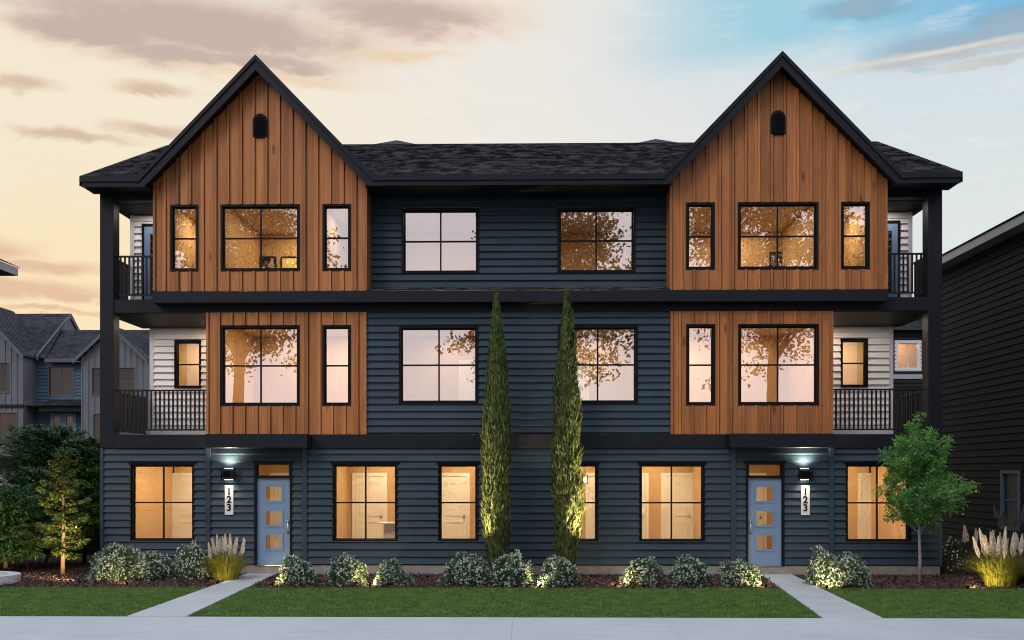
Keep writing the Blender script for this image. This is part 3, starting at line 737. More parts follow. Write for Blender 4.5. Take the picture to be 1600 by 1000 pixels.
# lamps of the lit rooms (ceiling downlights)
def downlight(x, y, z, e, r=.13, col=(1., .78, .50)):
    l = bpy.data.lights.new('downlight', 'AREA'); l.shape = 'DISK'; l.size = r*2; l.energy = e; l.color = col
    o = bpy.data.objects.new('downlight', l); COL.objects.link(o); o.location = (x, y, z); o.parent = house
for s in (-1, 1):
    downlight(s*8.3, 1.6, 2.915, 70); downlight(s*8.3, 3.2, 2.915, 38); downlight(s*5.9, 1.8, 2.915, 48)
    for x in (3.6, 1.4): downlight(s*x, 1.5, 2.915, 52); downlight(s*x, 3.1, 2.915, 32)
    downlight(s*6.0, 1.8, 6.075, 42); downlight(s*6., 3.2, 6.075, 24); downlight(s*4.2, 1.6, 6.075, 75); downlight(s*4.2, 3.2, 6.075, 60)
    downlight(s*1.9, 1.9, 6.075, 45); downlight(s*1.9, 3.2, 6.075, 22)
    downlight(s*7.75, 2.1, 8.885, 50); downlight(s*5.9, 1.5, 8.885, 50); downlight(s*5.9, 3.2, 8.885, 45); downlight(s*4.1, 2.1, 8.885, 30); downlight(s*1.9, 1.9, 8.885, 55)
    downlight(s*7.8, 1.7, 6.10, 14, .06, (1, .80, .56)); downlight(s*9.0, 1.4, 6.10, 9, .06, (1, .92, .84)); downlight(s*8.95, .8, 8.73, 7, .06, (1, .92, .84))  # balcony lamps; the paler ones are added to brighten the white siding
    downlight(s*8.5, 3.2, 6.07, 40)
# ------------------------------------------------------------------ lamps and number plates on the front wall
def font_mesh(txt, size):
    c = bpy.data.curves.new('t', 'FONT'); c.body = txt; c.size = size; c.extrude = .004; c.align_x = 'CENTER'; c.offset = .007
    o = bpy.data.objects.new('t', c); COL.objects.link(o); dg = bpy.context.evaluated_depsgraph_get()
    me = bpy.data.meshes.new_from_object(o.evaluated_get(dg)); bpy.data.objects.remove(o); return me
for s in (-1, 1):
    cx = s*6.68-.066; side = 'left' if s < 0 else 'right'
    t = thing('wall_lamp', f'black up-and-down wall lamp beside the {side} blue front door', 'wall lamp', (cx, -.04, 2.335), group='outdoor wall lamps')
    b = MB(); b.box(-.06, .06, -.012, .03, -.12, .12); b.build('back_plate', M['frame'], t)
    b = MB(); b.box(-.115, .115, -.16, -.0125, -.085, .085); b.build('lamp_body', M['frame'], t, bevel=.004)
    b = MB()
    for z in (-.13, .13): b.box(-.085, .085, -.13, -.03, z-.004, z+.004)
    b.build('diffuser', M['lamp'], t)
    b = MB()
    for x in (-.155, .155): b.box(x-.004, x+.004, -.17, -.012, -.155, .155)
    b.box(-.15, .15, -.17, -.165, -.155, .155)
    b.build('glass_shade', M['door_glass'], t)
    for q in (-1, 1):
        l = bpy.data.lights.new('lamp_light', 'SPOT'); l.energy = 330 if q > 0 else 24; l.color = (1, .84, .62); l.spot_size = R(150); l.spot_blend = 1.; l.shadow_soft_size = .07
        o = bpy.data.objects.new('lamp_light', l); COL.objects.link(o); o.parent = t; o.location = (0, -.13, q*.14); o.rotation_euler = (R(180 if q > 0 else 0), 0, 0)
    cx = s*6.706-.053
    t = thing('house_number_sign', f'white upright plate with black numerals 1 2 3 beside the {side} front door', 'house number', (cx, -.045, 1.386), group='house number plates')
    b = MB(); b.box(-.101, .101, -.012, .0, 0, .687); b.build('plate', M['white'], t, bevel=.003)
    for k, ch in enumerate('123'):
        me = font_mesh(ch, .225); me.materials.append(M['frame']); o = bpy.data.objects.new('numeral', me); COL.objects.link(o); o.parent = t
        o.location = (0, -.0135, .468-k*.186); o.rotation_euler = (R(90), 0, 0)

# ------------------------------------------------------------------ things inside the lit rooms
def picture(px0, px1, py0, py1, label, ca, cb, y=YI-.02):
    x0, z1 = W(px0, py0, y); x1, z0 = W(px1, py1, y); w, h = x1-x0, z1-z0
    t = thing('framed_picture', label, 'picture', ((x0+x1)/2, y, z0), group='framed pictures in the upper rooms'); b = MB(); f = .035
    b.box(-w/2, w/2, -.03, 0, 0, f); b.box(-w/2, w/2, -.03, 0, h-f, h); b.box(-w/2, -w/2+f, -.03, 0, f, h-f); b.box(w/2-f, w/2, -.03, 0, f, h-f); b.build('picture_frame', M['frame'], t)
    m, g = mat('print'); n = g.noise(pos(g), 5., 3., .5, 1.)
    principled(g, g.mix(g.smooth(n, .42, .58), ca, cb), .4)
    b = MB(); b.face([(-w/2+f, -.012, f), (w/2-f, -.012, f), (w/2-f, -.012, h-f), (-w/2+f, -.012, h-f)]); b.build('print', m, t)
picture(405, 432, 401, 428, 'dark framed print seen low in the big upper left gable window', (.01, .01, .015), (.5, .45, .4))
picture(439, 466, 401, 428, 'yellow framed print at the right of the big upper left gable window', (.75, .55, .05), (.8, .75, .4))
picture(1202, 1241, 394, 424, 'dark framed print low in the middle of the upper right gable window', (.05, .03, .02), (.25, .18, .12))
picture(1248, 1280, 394, 424, 'pale framed print at the right edge of the upper right gable window', (.3, .22, .15), (.5, .42, .3))
t = thing('cabinet', 'small white cabinet low in the double window right of the left door', 'cabinet', (WX(611, 2.2), 2.2, .21)); b = MB()
b.box(-.16, .3, -.2, .25, 0, .86); b.build('cabinet_body', M['white'], t); b = MB(); b.box(-.3, .34, -.26, .28, .861, .90); b.build('top', M['white'], t)
t = thing('pendant_lamp', 'small lantern hanging in the narrow ground floor window right of the cypresses', 'lamp', (WX(914, 2.4), 2.4, 2.10)); b = MB()
for a, c in ((-.06, -.06), (.06, -.06), (-.06, .06), (.06, .06)): b.box(a-.006, a+.006, c-.006, c+.006, 0, .2)
b.box(-.07, .07, -.07, .07, .2, .215); b.box(-.07, .07, -.07, .07, -.012, 0); b.tube([(0, 0, .21), (0, 0, .8)], .006, 6); b.build('lantern_frame', M['frame'], t)
b = MB(); b.tube([(0, 0, .01), (0, 0, .15)], .03, 10); b.build('bulb', M['lamp'], t)

# ------------------------------------------------------------------ far grey row of townhouses, left
FY = 40.
def far_house():
    t = thing('grey_townhouse', 'grey board-and-batten townhouse row far behind on the left', 'townhouse', (0, FY, 0))
    P = lambda n, mb, m, **k: mb.build(n, M[m], t, **k)
    def X(px, y=0.): return WX(px, FY+y)
    def Z(py, y=0.): return WZ(py, FY+y, 100)
    def win(px0, px1, py0, py1, y, cols=2, gl='dark_glass', trim='grey_trim'):
        o = (X(px0, y), X(px1, y), Z(py1, y), Z(py0, y))
        return make_window(o, y-.0, cols, 2, t=.07, glass=gl, fm=trim, parent=t, proud=.05), o
    # left bay (protrudes 1.7 m), right bay flush with it
    yb, yr = 0., 1.7
    lw = [(X(-40), X(14), Z(614), Z(566)), (X(-30), X(28), Z(694), Z(644))]
    b = MB(); x0, x1 = X(-120), X(37); zt = Z(552); sheet(b, x0, x1, Z(716), zt, yb, lw)
    ax = X(-42); az = Z(470)
    b.face([(x0, yb, zt), (x1, yb, zt), (ax, yb, az)])
    bt = [x1-.06-k*.38 for k in range(0, 22)]
    battens(b, bt, Z(716), lambda x: min(az, zt+(az-zt)*max(0, 1-abs(x-ax)/(x1-ax))), yb, lw, .08, .05)
    b.face([(x1, yb, Z(716)), (x1, yr, Z(716)), (x1, yr, Z(540)), (x1, yb, zt)])
    P('left_bay', b, 'grey_siding')
    for o in lw: make_window(o, yb, 2, 2, t=.06, glass='dark_glass', fm='grey_trim', parent=t, proud=.05)
    gx0, gx1, gax = X(127), X(236), X(176); rw = [(X(143), X(211), Z(619), Z(574)), (X(145), X(211), Z(694), Z(646))]
    b = MB(); sheet(b, gx0, gx1, Z(790), Z(560), yb, rw); b.face([(gx0, yb, Z(560)), (gx1, yb, Z(560)), (gax, yb, Z(511))])
    battens(b, [gx0+.05+k*.38 for k in range(12)], Z(790), lambda x: Z(560)+(Z(511)-Z(560))*max(0, 1-abs(x-gax)/(gx1-gax)), yb, rw, .08, .05)
    b.face([(gx0, yb, Z(790)), (gx0, yr, Z(790)), (gx0, yr, Z(560)), (gx0, yb, Z(560))])
    P('right_bay', b, 'grey_siding')
    for o in rw: make_window(o, yb, 2, 2, t=.06, glass='dark_glass', fm='grey_trim', parent=t, proud=.05)
    # recessed blue wall between the bays
    cw = (X(75, yr), X(117, yr), Z(620, yr), Z(571, yr)); dw = (X(79, yr), X(119, yr), Z(700, yr), Z(645, yr))
    b = MB(); lap(b, lambda a, z, n: (a, yr-n, z), X(37), X(128), Z(800, yr), Z(555, yr), [cw, dw], e=.22); P('recessed_wall', b, 'blue_far')
    make_window(cw, yr, 2, 2, t=.09, glass='dark_glass', fm='grey_trim', parent=t, proud=.05)
    b = MB(); b.box(dw[0], dw[1], yr-.05, yr+.05, dw[3]-.25, dw[3]); w = (dw[1]-dw[0])/2
    for k in (0, 1):
        xa = dw[0]+k*w
        b.box(xa, xa+.2, yr-.03, yr+.05, dw[2], dw[3]-.25); b.box(xa+w-.2, xa+w, yr-.03, yr+.05, dw[2], dw[3]-.25)
    d = P('balcony_door', b, 'door'); p = MB(); p.face([(dw[0], yr+.03, dw[2]), (dw[1], yr+.03, dw[2]), (dw[1], yr+.03, dw[3]), (dw[0], yr+.03, dw[3])]); p.build('pane', M['dark_glass'], d)
    b = MB(); shingle_plane(b, (X(57), .4, Z(636, .4)), (X(127), .4, Z(636, .4)), (X(127), yr, Z(625, yr)), (X(57), yr, Z(625, yr))); P('porch_roof', b, 'shingle_far')
    b = MB(); b.box(X(56), X(127)-.01, .38, .48, Z(643, .4), Z(635, .4)); b.box(X(56), X(127)-.01, .49, yr, Z(642, .4), Z(641, .4)); b.box(X(-120), X(37.5), -.08, -.0, Z(637), Z(632)); b.box(X(-120), X(37.5), -.1, yr, Z(727), Z(713)); P('trim_band', b, 'soffit')
    b = MB(); n = 18; xa, xb = X(80), X(125)
    b.box(xa, xb, .3, .36, Z(683), Z(680))
    for k in range(n+1): x = xa+(xb-xa)*k/n; b.box(x-.02, x+.02, .31, .35, Z(712), Z(683))
    P('railing', b, 'rail'); b = MB(); b.box(X(57), X(127), .2, yr, Z(722), Z(712)); P('balcony_deck', b, 'grey_trim')
    b = MB(); b.box(X(-120), X(43), .8, .9, Z(800), Z(735))
    for k in range(1, 5): z = Z(800)+(Z(735)-Z(800))*k/5; b.box(X(-110), X(40), .77, .799, z-.02, z+.02)
    P('garage_door', b, 'garage')
    # roofs
    b = MB()
    shingle_plane(b, (X(-160), 1.2, Z(556)), (X(57), 1.2, Z(556)), (X(57.5, 1.2), 6, WZ(490, FY+6, 111)), (WX(-160, FY+6), 6, WZ(490, FY+6, 111)))
    shingle_plane(b, (X(58), 1.2, Z(558)), (X(330), 1.2, Z(558)), (WX(300, FY+4.5), 4.5, WZ(514, FY+4.5)), (WX(88, FY+4.5), 4.5, WZ(514, FY+4.5)))
    for (l, a, r, ze, za) in ((X(-125), ax, X(41), Z(557), az+.15), (X(118), gax, X(234), Z(563), Z(509))):
        for q, e in ((0, l), (1, r)):
            p = [(e, -.35, ze), (e, 5, ze), (a, 5, za), (a, -.35, za)]
            if q == 0: p = [p[1], p[0], p[3], p[2]]
            shingle_plane(b, *p)
    P('roof', b, 'shingle_far')
    def rake(xa, za, xb, zb, y, w=.26):
        b = MB(); b.prism([(xa, za-w), (xb, zb-w), (xb, zb), (xa, za)] if xb > xa else [(xb, zb-w), (xa, za-w), (xa, za), (xb, zb)], y-.06, y); P('rake_board', b, 'grey_trim')
    rake(ax, az+.16, X(41), Z(557)+.02, -.36); rake(gax, Z(509)+.02, X(118), Z(563), -.36); rake(gax, Z(509)+.02, X(234), Z(563), -.36)
    xg = X(57.5, 1.2); zr, ze = WZ(490, FY+6, 111), Z(555, 1.2)
    for ya, yb_ in ((1.15, 6.), (10.85, 6.)):
        b = MB(); p = [(ya, ze), (yb_, zr), (yb_, zr-.34), (ya, ze-.34)]
        for xx in (xg-.02, xg+.08): b.face([(xx, *q) for q in p])
        b.face([(xg-.02, *p[0]), (xg+.08, *p[0]), (xg+.08, *p[1]), (xg-.02, *p[1])]); b.face([(xg-.02, *p[3]), (xg+.08, *p[3]), (xg+.08, *p[0]), (xg-.02, *p[0])]); P('rake_board', b, 'grey_trim')
    b = MB(); b.box(X(57), X(120), 1.05, 1.18, Z(563), Z(557)); P('fascia', b, 'grey_trim')
    b = MB(); b.face([(xg-.03, 1.2, ze-.3), (xg-.03, 10.8, ze-.3), (xg-.03, 6, zr-.02)]); P('gable_end', b, 'grey_siding')
    b = MB(); b.box(X(-120), X(236), 6.5, 6.6, 0, Z(560)); P('rear_wall', b, 'grey_siding')
    b = MB()
    for z in (Z(633), Z(712)): b.face([(X(-120), .1, z), (X(236), .1, z), (X(236), 6.4, z), (X(-120), 6.4, z)])
    b.face([(X(-120), 3.6, 0), (X(236), 3.6, 0), (X(236), 3.6, Z(558)), (X(-120), 3.6, Z(558))]); P('interior_wall', b, 'plaster')
    for px, py, e in ((-10, 640, 3), (96, 576, 1.5), (175, 640, 3), (98, 648, 5)):
        l = bpy.data.lights.new('room_light', 'POINT'); l.energy = e; l.color = (1, .66, .35); l.shadow_soft_size = .1
        o = bpy.data.objects.new('room_light', l); COL.objects.link(o); o.parent = t; o.location = (WX(px, FY+2.6), 2.6, WZ(py, FY+2.6)-.3)
far_house()

# near-left house: only its eave reaches into the picture
def eave_house():
    t = thing('left_house', 'house at the far left edge, only its pale roof eave corner showing', 'house', (-20, 4, 0))
    bx = lambda n, m, *k: (lambda b: (b.box(*k), b.build(n, M[m], t)))(MB())
    x0, z0 = -17.02+20, 9.05
    bx('wall', 'charcoal', -6, x0-.72, -10, 6.1, 0, z0)
    boxes('fascia', 'fascia', [(x0-.06, x0, -10.5, 6.5, z0-.02, z0+.24), (-6.5, x0-.061, 6.44, 6.5, z0-.02, z0+.24)], t)
    b = MB(); shingle_plane(b, (x0+.03, -10.6, z0+.26), (x0+.03, 6.55, z0+.26), (-1.5, 6.55, z0+2.3), (-1.5, -10.6, z0+2.3)); shingle_plane(b, (-6.6, 6.55, z0+.26), (-6.6, -10.6, z0+.26), (-1.5, -10.6, z0+2.3), (-1.5, 6.55, z0+2.3)); b.build('roof', M['shingle'], t)
    bx('soffit', 'soffit', -6, x0-.061, -10.4, 6.43, z0, z0+.03)
eave_house()

# right neighbour, its long side wall facing us
def right_house():
    t = thing('charcoal_house', 'charcoal lap-sided house cut off by the right edge of the photo', 'house', (13.6, 0, 0))
    o = (4.25, 5.2, .87, 2.35)
    b = MB(); mp = lambda a, z, n: (-n, -a, z)
    # a runs from far to near so that faces look outward
    lap(b, lambda a, z, n: (-n, a, z), -12, 9.7, 0., 8.9, [o], e=.203, nb=.03, g=.03)
    b.face([(0, 9.7, 0), (9, 9.7, 0), (9, 9.7, 8.9), (0, 9.7, 8.9)]); b.face([(0, -12, 0), (9, -12, 0), (9, -12, 8.9), (0, -12, 8.9)]); b.build('wall', M['charcoal'], t)
    b = MB(); b.box(-.46, -.42, -12.4, 10.1, 8.9, 9.14); b.box(-.419, 0, -12.4, 10.1, 8.9, 8.93); b.build('fascia', M['fascia'], t)
    b = MB(); shingle_plane(b, (-.5, 10.1, 9.15), (-.5, -12.4, 9.15), (4.5, -12.4, 11.2), (4.5, 10.1, 11.2)); shingle_plane(b, (9.5, -12.4, 9.15), (9.5, 10.1, 9.15), (4.5, 10.1, 11.2), (4.5, -12.4, 11.2)); b.build('roof', M['shingle'], t)
    b = MB(); y0, y1, z0, z1 = o
    for a in ((y0-.09, y0), (y1, y1+.09)): b.box(-.05, .06, *a, z0-.09, z1+.09)
    b.box(-.05, .06, y0, y1, z1, z1+.09); b.box(-.05, .06, y0, y1, z0-.09, z0); b.box(-.0, .05, y0, y1, 1.59, 1.63)
    w = b.build('window', M['blue_far'], t); p = MB(); p.face([(.03, y0, z0), (.03, y1, z0), (.03, y1, z1), (.03, y0, z1)]); p.build('pane', M['dim_pane'], w)
    b = MB(); b.box(.35, .4, 3, 7, .2, 3.2); b.build('interior_wall', M['soffit'], t)  # added dark sheet close behind the pane, stands in for a dim room
right_house()

def rear_house():
    y = 30.; t = thing('rear_house', 'dark house with white framed lit window, seen through the right lower balcony', 'house', (0, y, 0))
    x0, x1 = WX(1340, y), WX(1475, y); z = lambda py: WZ(py, y, 1420); o = (WX(1400, y), WX(1437, y), z(578), z(534))
    b = MB(); lap(b, lambda a, q, n: (a, -n, q), x0, x1, 0, z(515), [o], e=.2); b.face([(x1, 0, 0), (x1, 8, 0), (x1, 8, z(515)), (x1, 0, z(515))]); b.face([(x0, 8, 0), (x1, 8, 0), (x1, 8, z(515)), (x0, 8, z(515))]); b.build('wall', M['charcoal'], t)
    make_window(o, 0, 2, 2, t=.09, glass='door_glass', fm='white', parent=t, proud=.05, cas=.08)
    b = MB(); b.box(x0, x1, -.06, -.031, z(592), z(585)); b.build('trim_band', M['fascia'], t)
    b = MB(); shingle_plane(b, (x0-.3, -.4, z(515)), (x1+.3, -.4, z(515)), (x1+.3, 4, z(478)), (x0-.3, 4, z(478))); b.box(x0-.3, x1+.3, -.42, -.3, z(517), z(514)); b.build('roof', M['shingle'], t)
    b = MB(); b.box(o[0]-1, o[1]+1, 2., 2.1, o[2]-1, o[3]+.6); b.face([(o[0]-1, .05, o[3]+.5), (o[1]+1, .05, o[3]+.5), (o[1]+1, 2, o[3]+.5), (o[0]-1, 2, o[3]+.5)]); b.build('interior_wall', M['plaster'], t)
    l = bpy.data.lights.new('room_light', 'POINT'); l.energy = 75; l.color = (1, .66, .35); l.shadow_soft_size = .1
    q = bpy.data.objects.new('room_light', l); COL.objects.link(q); q.parent = t; q.location = ((o[0]+o[1])/2, .9, o[3]-.1)
rear_house()

# ------------------------------------------------------------------ plants
def lump(P, seed, f=2.3, a=.22):
    """cheap smooth pseudo-noise for uneven crowns"""
    r = np.random.default_rng(seed); out = np.zeros(len(P))
    for k in range(5):
        d = r.normal(size=3)*f*(1+.7*k); out += np.sin(P@d+r.uniform(0, 6.3))/(1+.6*k)
    return 1+a*out/1.8
def bush_proto(seed, w=.9, h=.66, nl=3900, nf=560, leaf='bush', fl='flower'):
    root = thing('flowering_bush', 'x', 'bush', group='white flowering bushes in the front bed')
    d = rdir(nl); d[:, 2] = np.abs(d[:, 2])*1.25-.5; q = rng.uniform(.35, 1., nl)**.5; s = lump(d, seed, 3., .3)
    c = np.array([0, 0, h*.36]); sc_ = np.array([w/2, w/2, h*.72])
    P = c+d*sc_*(q*s)[:, None]; P[:, 2] = np.maximum(P[:, 2], .02); D = d*.7+rdir(nl)*.7; D[:, 2] += .35
    leaves('foliage', P, D, d+rdir(nl)*.5, rng.uniform(.045, .09, nl), rng.uniform(.02, .04, nl), M[leaf], root, .06)
    if fl:
        d = rdir(nf); d[:, 2] = np.abs(d[:, 2])*1.25-.42; s = lump(d, seed, 3., .3)
        P0 = c+d*sc_*(s*rng.uniform(.95, 1.06, nf))[:, None]; P0[:, 2] = np.maximum(P0[:, 2], .04)
        k = 9; P = np.repeat(P0, k, 0)+rdir(nf*k)*rng.uniform(.004, .017, (nf*k, 1)); dd = np.repeat(d, k, 0)
        D = rdir(nf*k); leaves('blossom', P, D, dd+rdir(nf*k)*.4, rng.uniform(.014, .026, nf*k), rng.uniform(.012, .022, nf*k), M[fl], root)
    b = MB()
    for k in range(5):
        a = k*1.257; b.tube([(0, 0, -.02), (.10*math.cos(a), .10*math.sin(a), h*.3), (.22*math.cos(a), .22*math.sin(a), h*.62)], [.014, .01, .005], 5)
    b.build('stem', M['bark'], root); return root
protos = [bush_proto(s) for s in (11, 12, 13)]
used = set()
BUSH = [  # px centre, base py, px width, px top, label
 (183, 907, 84, 850, 'white flowering bush at the left end of the bed, under the left ground floor window'),
 (165, 912, 48, 868, 'small pale lit bush in front of the leftmost flowering bush'),
 (243, 908, 68, 864, 'low white flowering bush, second along from the left end of the bed'),
 (303, 907, 60, 847, 'tall white flowering bush just left of the pampas grass by the left door'),
 (463, 917, 66, 868, 'round white flowering bush just right of the left path'),
 (541, 917, 64, 868, 'white flowering bush under the double window right of the left door, its right side lit'),
 (611, 917, 58, 873, 'smallest white flowering bush, under the right half of the window next to the left door'),
 (728, 917, 74, 865, 'wide flowering bush under the narrow window, left of the left cypress'),
 (800, 917, 76, 863, 'flowering bush at the foot of the left cypress, lit on its right side'),
 (872, 918, 70, 868, 'flowering bush at the foot of the right cypress, lit on its left side'),
 (1004, 916, 66, 870, 'white flowering bush under the left edge of the window left of the right door'),
 (1079, 916, 66, 869, 'round unlit flowering bush midway between the right cypress and the right path'),
 (1154, 916, 64, 873, 'flowering bush just left of the right path, lit on its right side'),
 (1287, 917, 60, 853, 'tall flowering bush just right of the right path'),
 (1322, 919, 72, 866, 'wide flowering bush left of the young tree'),
]
for i, (px, py, pw, pt, lab) in enumerate(BUSH):
    d = H*FPX/(py-740)+.32; Y = d-CD; x = WX(px, Y); w = pw/FPX*d; h = WZ(pt, Y)+.0
    sc_ = (w/.98, w/.98, h/.70); k = i % 3
    if k not in used:
        used.add(k); o = protos[k]; o.location = (x, Y, 0); o.scale = sc_; o.rotation_euler = (0, 0, i*1.3)
        o['label'] = lab
    else: copy_thing(protos[k], (x, Y, 0), i*1.3, sc_, lab)
# dark bushes by the right neighbour
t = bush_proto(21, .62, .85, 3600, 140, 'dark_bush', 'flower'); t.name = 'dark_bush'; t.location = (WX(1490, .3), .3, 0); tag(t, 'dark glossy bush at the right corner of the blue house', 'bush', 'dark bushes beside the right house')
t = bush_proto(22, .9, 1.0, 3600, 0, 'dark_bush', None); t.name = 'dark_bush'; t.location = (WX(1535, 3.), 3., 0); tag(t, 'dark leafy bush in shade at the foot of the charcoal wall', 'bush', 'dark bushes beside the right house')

def pampas(px, py, w, h, label, nb=900, npl=14, bl='blade', pl='plume', ph=.36, back=.3):
    d = H*FPX/(py-740)+back; Y = d-CD; root = thing('pampas_grass', label, 'ornamental grass', (WX(px, Y), Y, 0), group='pampas grass clumps')
    # arching blades: three-segment strips
    V = []; F = []
    for i in range(nb):
        a = rng.uniform(0, 2*math.pi); r0 = w*.34*math.sqrt(rng.random()); L = h*rng.uniform(.6, 1.05); lean = rng.uniform(.05, 1.)**.8*w*.85
        bx, by = r0*math.cos(a), r0*math.sin(a); a2 = a+rng.normal()*.5; ca, sa = math.cos(a2), math.sin(a2); hw = rng.uniform(.003, .006); px_, py_ = -sa*hw, ca*hw; base = len(V)
        for k, (tt, wd) in enumerate(((0, 1), (.4, 1), (.75, .8), (1, .1))):
            out = lean*tt**1.8; zz = L*(tt-.28*tt**3*(lean/w)*1.6)
            V += [(bx+ca*out-px_*wd, by+sa*out-py_*wd, zz), (bx+ca*out+px_*wd, by+sa*out+py_*wd, zz)]
        for k in range(3): q = base+2*k; F.append((q, q+1, q+3, q+2))
    me = bpy.data.meshes.new('blades'); me.from_pydata(V, [], F); me.materials.append(M[bl]); o = bpy.data.objects.new('blades', me); COL.objects.link(o); o.parent = root
    for i in range(npl):
        a = i*2.4; r = w*.60*math.sqrt((i+.5)/npl); bx, by = r*math.cos(a), r*math.sin(a)*.7; top = h*rng.uniform(1.12, 1.42); n = 340
        tz = rng.random(n); ax = np.array([math.cos(a)*rng.uniform(.0, .35), math.sin(a)*.2, 1.]); rad = .085*np.clip(tz*5, .15, 1)*(1-tz)**.75
        th = rng.uniform(0, 6.28, n); base = np.array([bx*.9, by*.9, top-ph])
        P = base+tz[:, None]*ph*ax+np.c_[np.cos(th)*rad*.5, np.sin(th)*rad*.5, np.zeros(n)]
        D = np.c_[np.cos(th)*.32, np.sin(th)*.32, np.full(n, .9)]+ax*.3
        leaves('plume', P, D, rdir(n), rng.uniform(.03, .06, n), rng.uniform(.006, .012, n), M[pl], root)
        b = MB(); b.tube([(bx*.3, by*.3, 0), (bx*.7, by*.7, (top-ph)*.6), (bx*.9, by*.9, top-ph*.8)], [.004, .004, .003], 4); b.build('stalk', M[bl], root)
    return root
pampas(354, 909, .74, .72, 'pampas grass with white plumes left of the left front door', 1000, 15)
pampas(1519, 897, .36, .80, 'narrow pampas clump with few plumes, left of the brightly lit clump', 400, 5, 'blade_shaded', ph=.38)
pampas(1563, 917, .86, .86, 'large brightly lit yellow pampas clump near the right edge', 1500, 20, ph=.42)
pampas(1602, 912, .55, .74, 'pampas clump cut by the right edge of the photo', 700, 7, 'blade_shaded', ph=.36)
pampas(1580, 880, .9, 1.05, 'dull grey plumed grass in shade behind the bright pampas clump', 700, 16, 'blade_shaded', 'plume_shaded', .34)

def cypress(px, ptop, pbase, label, seed):
    Y = -.95; x = WX(px, Y); zt = WZ(ptop, Y); root = thing('cypress_tree', label, 'cypress', (x, Y, 0), group='columnar cypresses')
    n = 15000; t = rng.random(n)**.85
    prof = np.interp(t, [0, .03, .10, .25, .45, .62, .78, .90, .97, 1.], [.11, .18, .275, .315, .315, .275, .195, .105, .04, .008])
    th = rng.uniform(0, 6.283, n); z = .12+t*(zt-.16)
    dirs = np.c_[np.cos(th), np.sin(th), z*.9]
    s = lump(dirs, seed, 2.6, .16)*lump(np.c_[np.cos(th)*3, np.sin(th)*3, z*6], seed+1, 1.1, .13)
    q = rng.uniform(.25, 1., n)**.45; r = prof*q*s
    P = np.c_[np.cos(th)*r, np.sin(th)*r, z]
    D = np.c_[np.cos(th)*.33, np.sin(th)*.33, np.ones(n)]+rdir(n)*.28; N = np.c_[np.cos(th), np.sin(th), np.zeros(n)]+rdir(n)*.5
    L = rng.uniform(.08, .20, n)*(1-.35*t); leaves('foliage', P, D, N, L, rng.uniform(.018, .040, n), M['cypress'], root, .08)
    b = MB(); b.tube([(0, 0, -.05), (.01, 0, 1.2), (-.01, 0, 3.5), (0, 0, zt-.5)], [.075, .06, .035, .008], 8); b.build('trunk', M['bark'], root)
    return root
cypress(776, 461, 880, 'tall narrow cypress, the left one of the pair in front of the house', 31)
cypress(886, 459, 880, 'tall narrow cypress, the brighter right one of the pair in front of the house', 37)

def young_tree():
    py = 908; d = H*FPX/(py-740); Y = d-CD; x = WX(1437, Y); root = thing('young_tree', 'young leafy tree with a slim pale trunk before the right ground floor window', 'tree', (x, Y, 0))
    b = MB(); b.tube([(0, 0, -.03), (.008, 0, .5), (-.006, .01, 1.05), (.01, 0, 1.7), (0, 0, 2.5)], [.042, .036, .030, .020, .008], 10); b.build('trunk', M['pale_bark'], root, smooth=True)
    br = MB(); P = []; D = []; r = random.Random(5)
    def limb(p, d, L, rad, depth):
        pts = [p]; q = p.copy(); dd = d.copy(); n = 5
        for k in range(n):
            dd = (dd+Vector((r.gauss(0, .10), r.gauss(0, .10), r.gauss(.05, .07)))).normalized(); q = q+dd*L/n; pts.append(q.copy())
            if depth > 0 and (k >= 1 or depth == 2):
                for _ in range(2 if depth > 1 else 3):
                    a = dd.orthogonal().normalized(); a.rotate(Matrix.Rotation(r.uniform(0, 6.28), 3, dd)); limb(q, (dd*.75+a*.75).normalized(), L*r.uniform(.28, .5), rad*.45, depth-1)
            if depth <= 1:
                for _ in range(6 if depth == 0 else 6):
                    a = dd.orthogonal().normalized(); a.rotate(Matrix.Rotation(r.uniform(0, 6.28), 3, dd))
                    P.append(tuple(q+a*.02)); D.append(tuple((dd*.6+a*.7+Vector((0, 0, -.12))).normalized()))
        br.tube(pts, [rad*(1-k/(n+1)*.8) for k in range(n+1)], 4, False)
    zc = [(1.02, .66), (1.06, .8), (1.12, .9), (1.18, .95), (1.26, .98), (1.33, .95), (1.42, .9), (1.5, .88), (1.6, .86), (1.7, .82), (1.8, .78), (1.92, .74), (2.05, .72), (2.2, .68), (2.32, .66), (2.42, .66), (2.5, .70)]
    for i, (z, L) in enumerate(zc):
        a = i*2.4+.5; up = .55+.55*(z-.9)/1.6
        if i % 3 == 0: up += .2
        limb(Vector((0, 0, z)), Vector((math.cos(a)*.9, math.sin(a)*.8, up)).normalized(), L*r.uniform(.9, 1.15), .014, 2)
    br.build('branches', M['pale_bark'], root)
    P = np.array(P); D = np.array(D); n = len(P); k = rng.permutation(n)[:10500]; P, D = P[k], D[k]; n = len(P)
    N = rdir(n); N[:, 2] += 1.; leaves('foliage', P+rdir(n)*.02, D+rdir(n)*.35, N, rng.uniform(.065, .12, n), rng.uniform(.026, .046, n), M['maple'], root, .08)
young_tree()

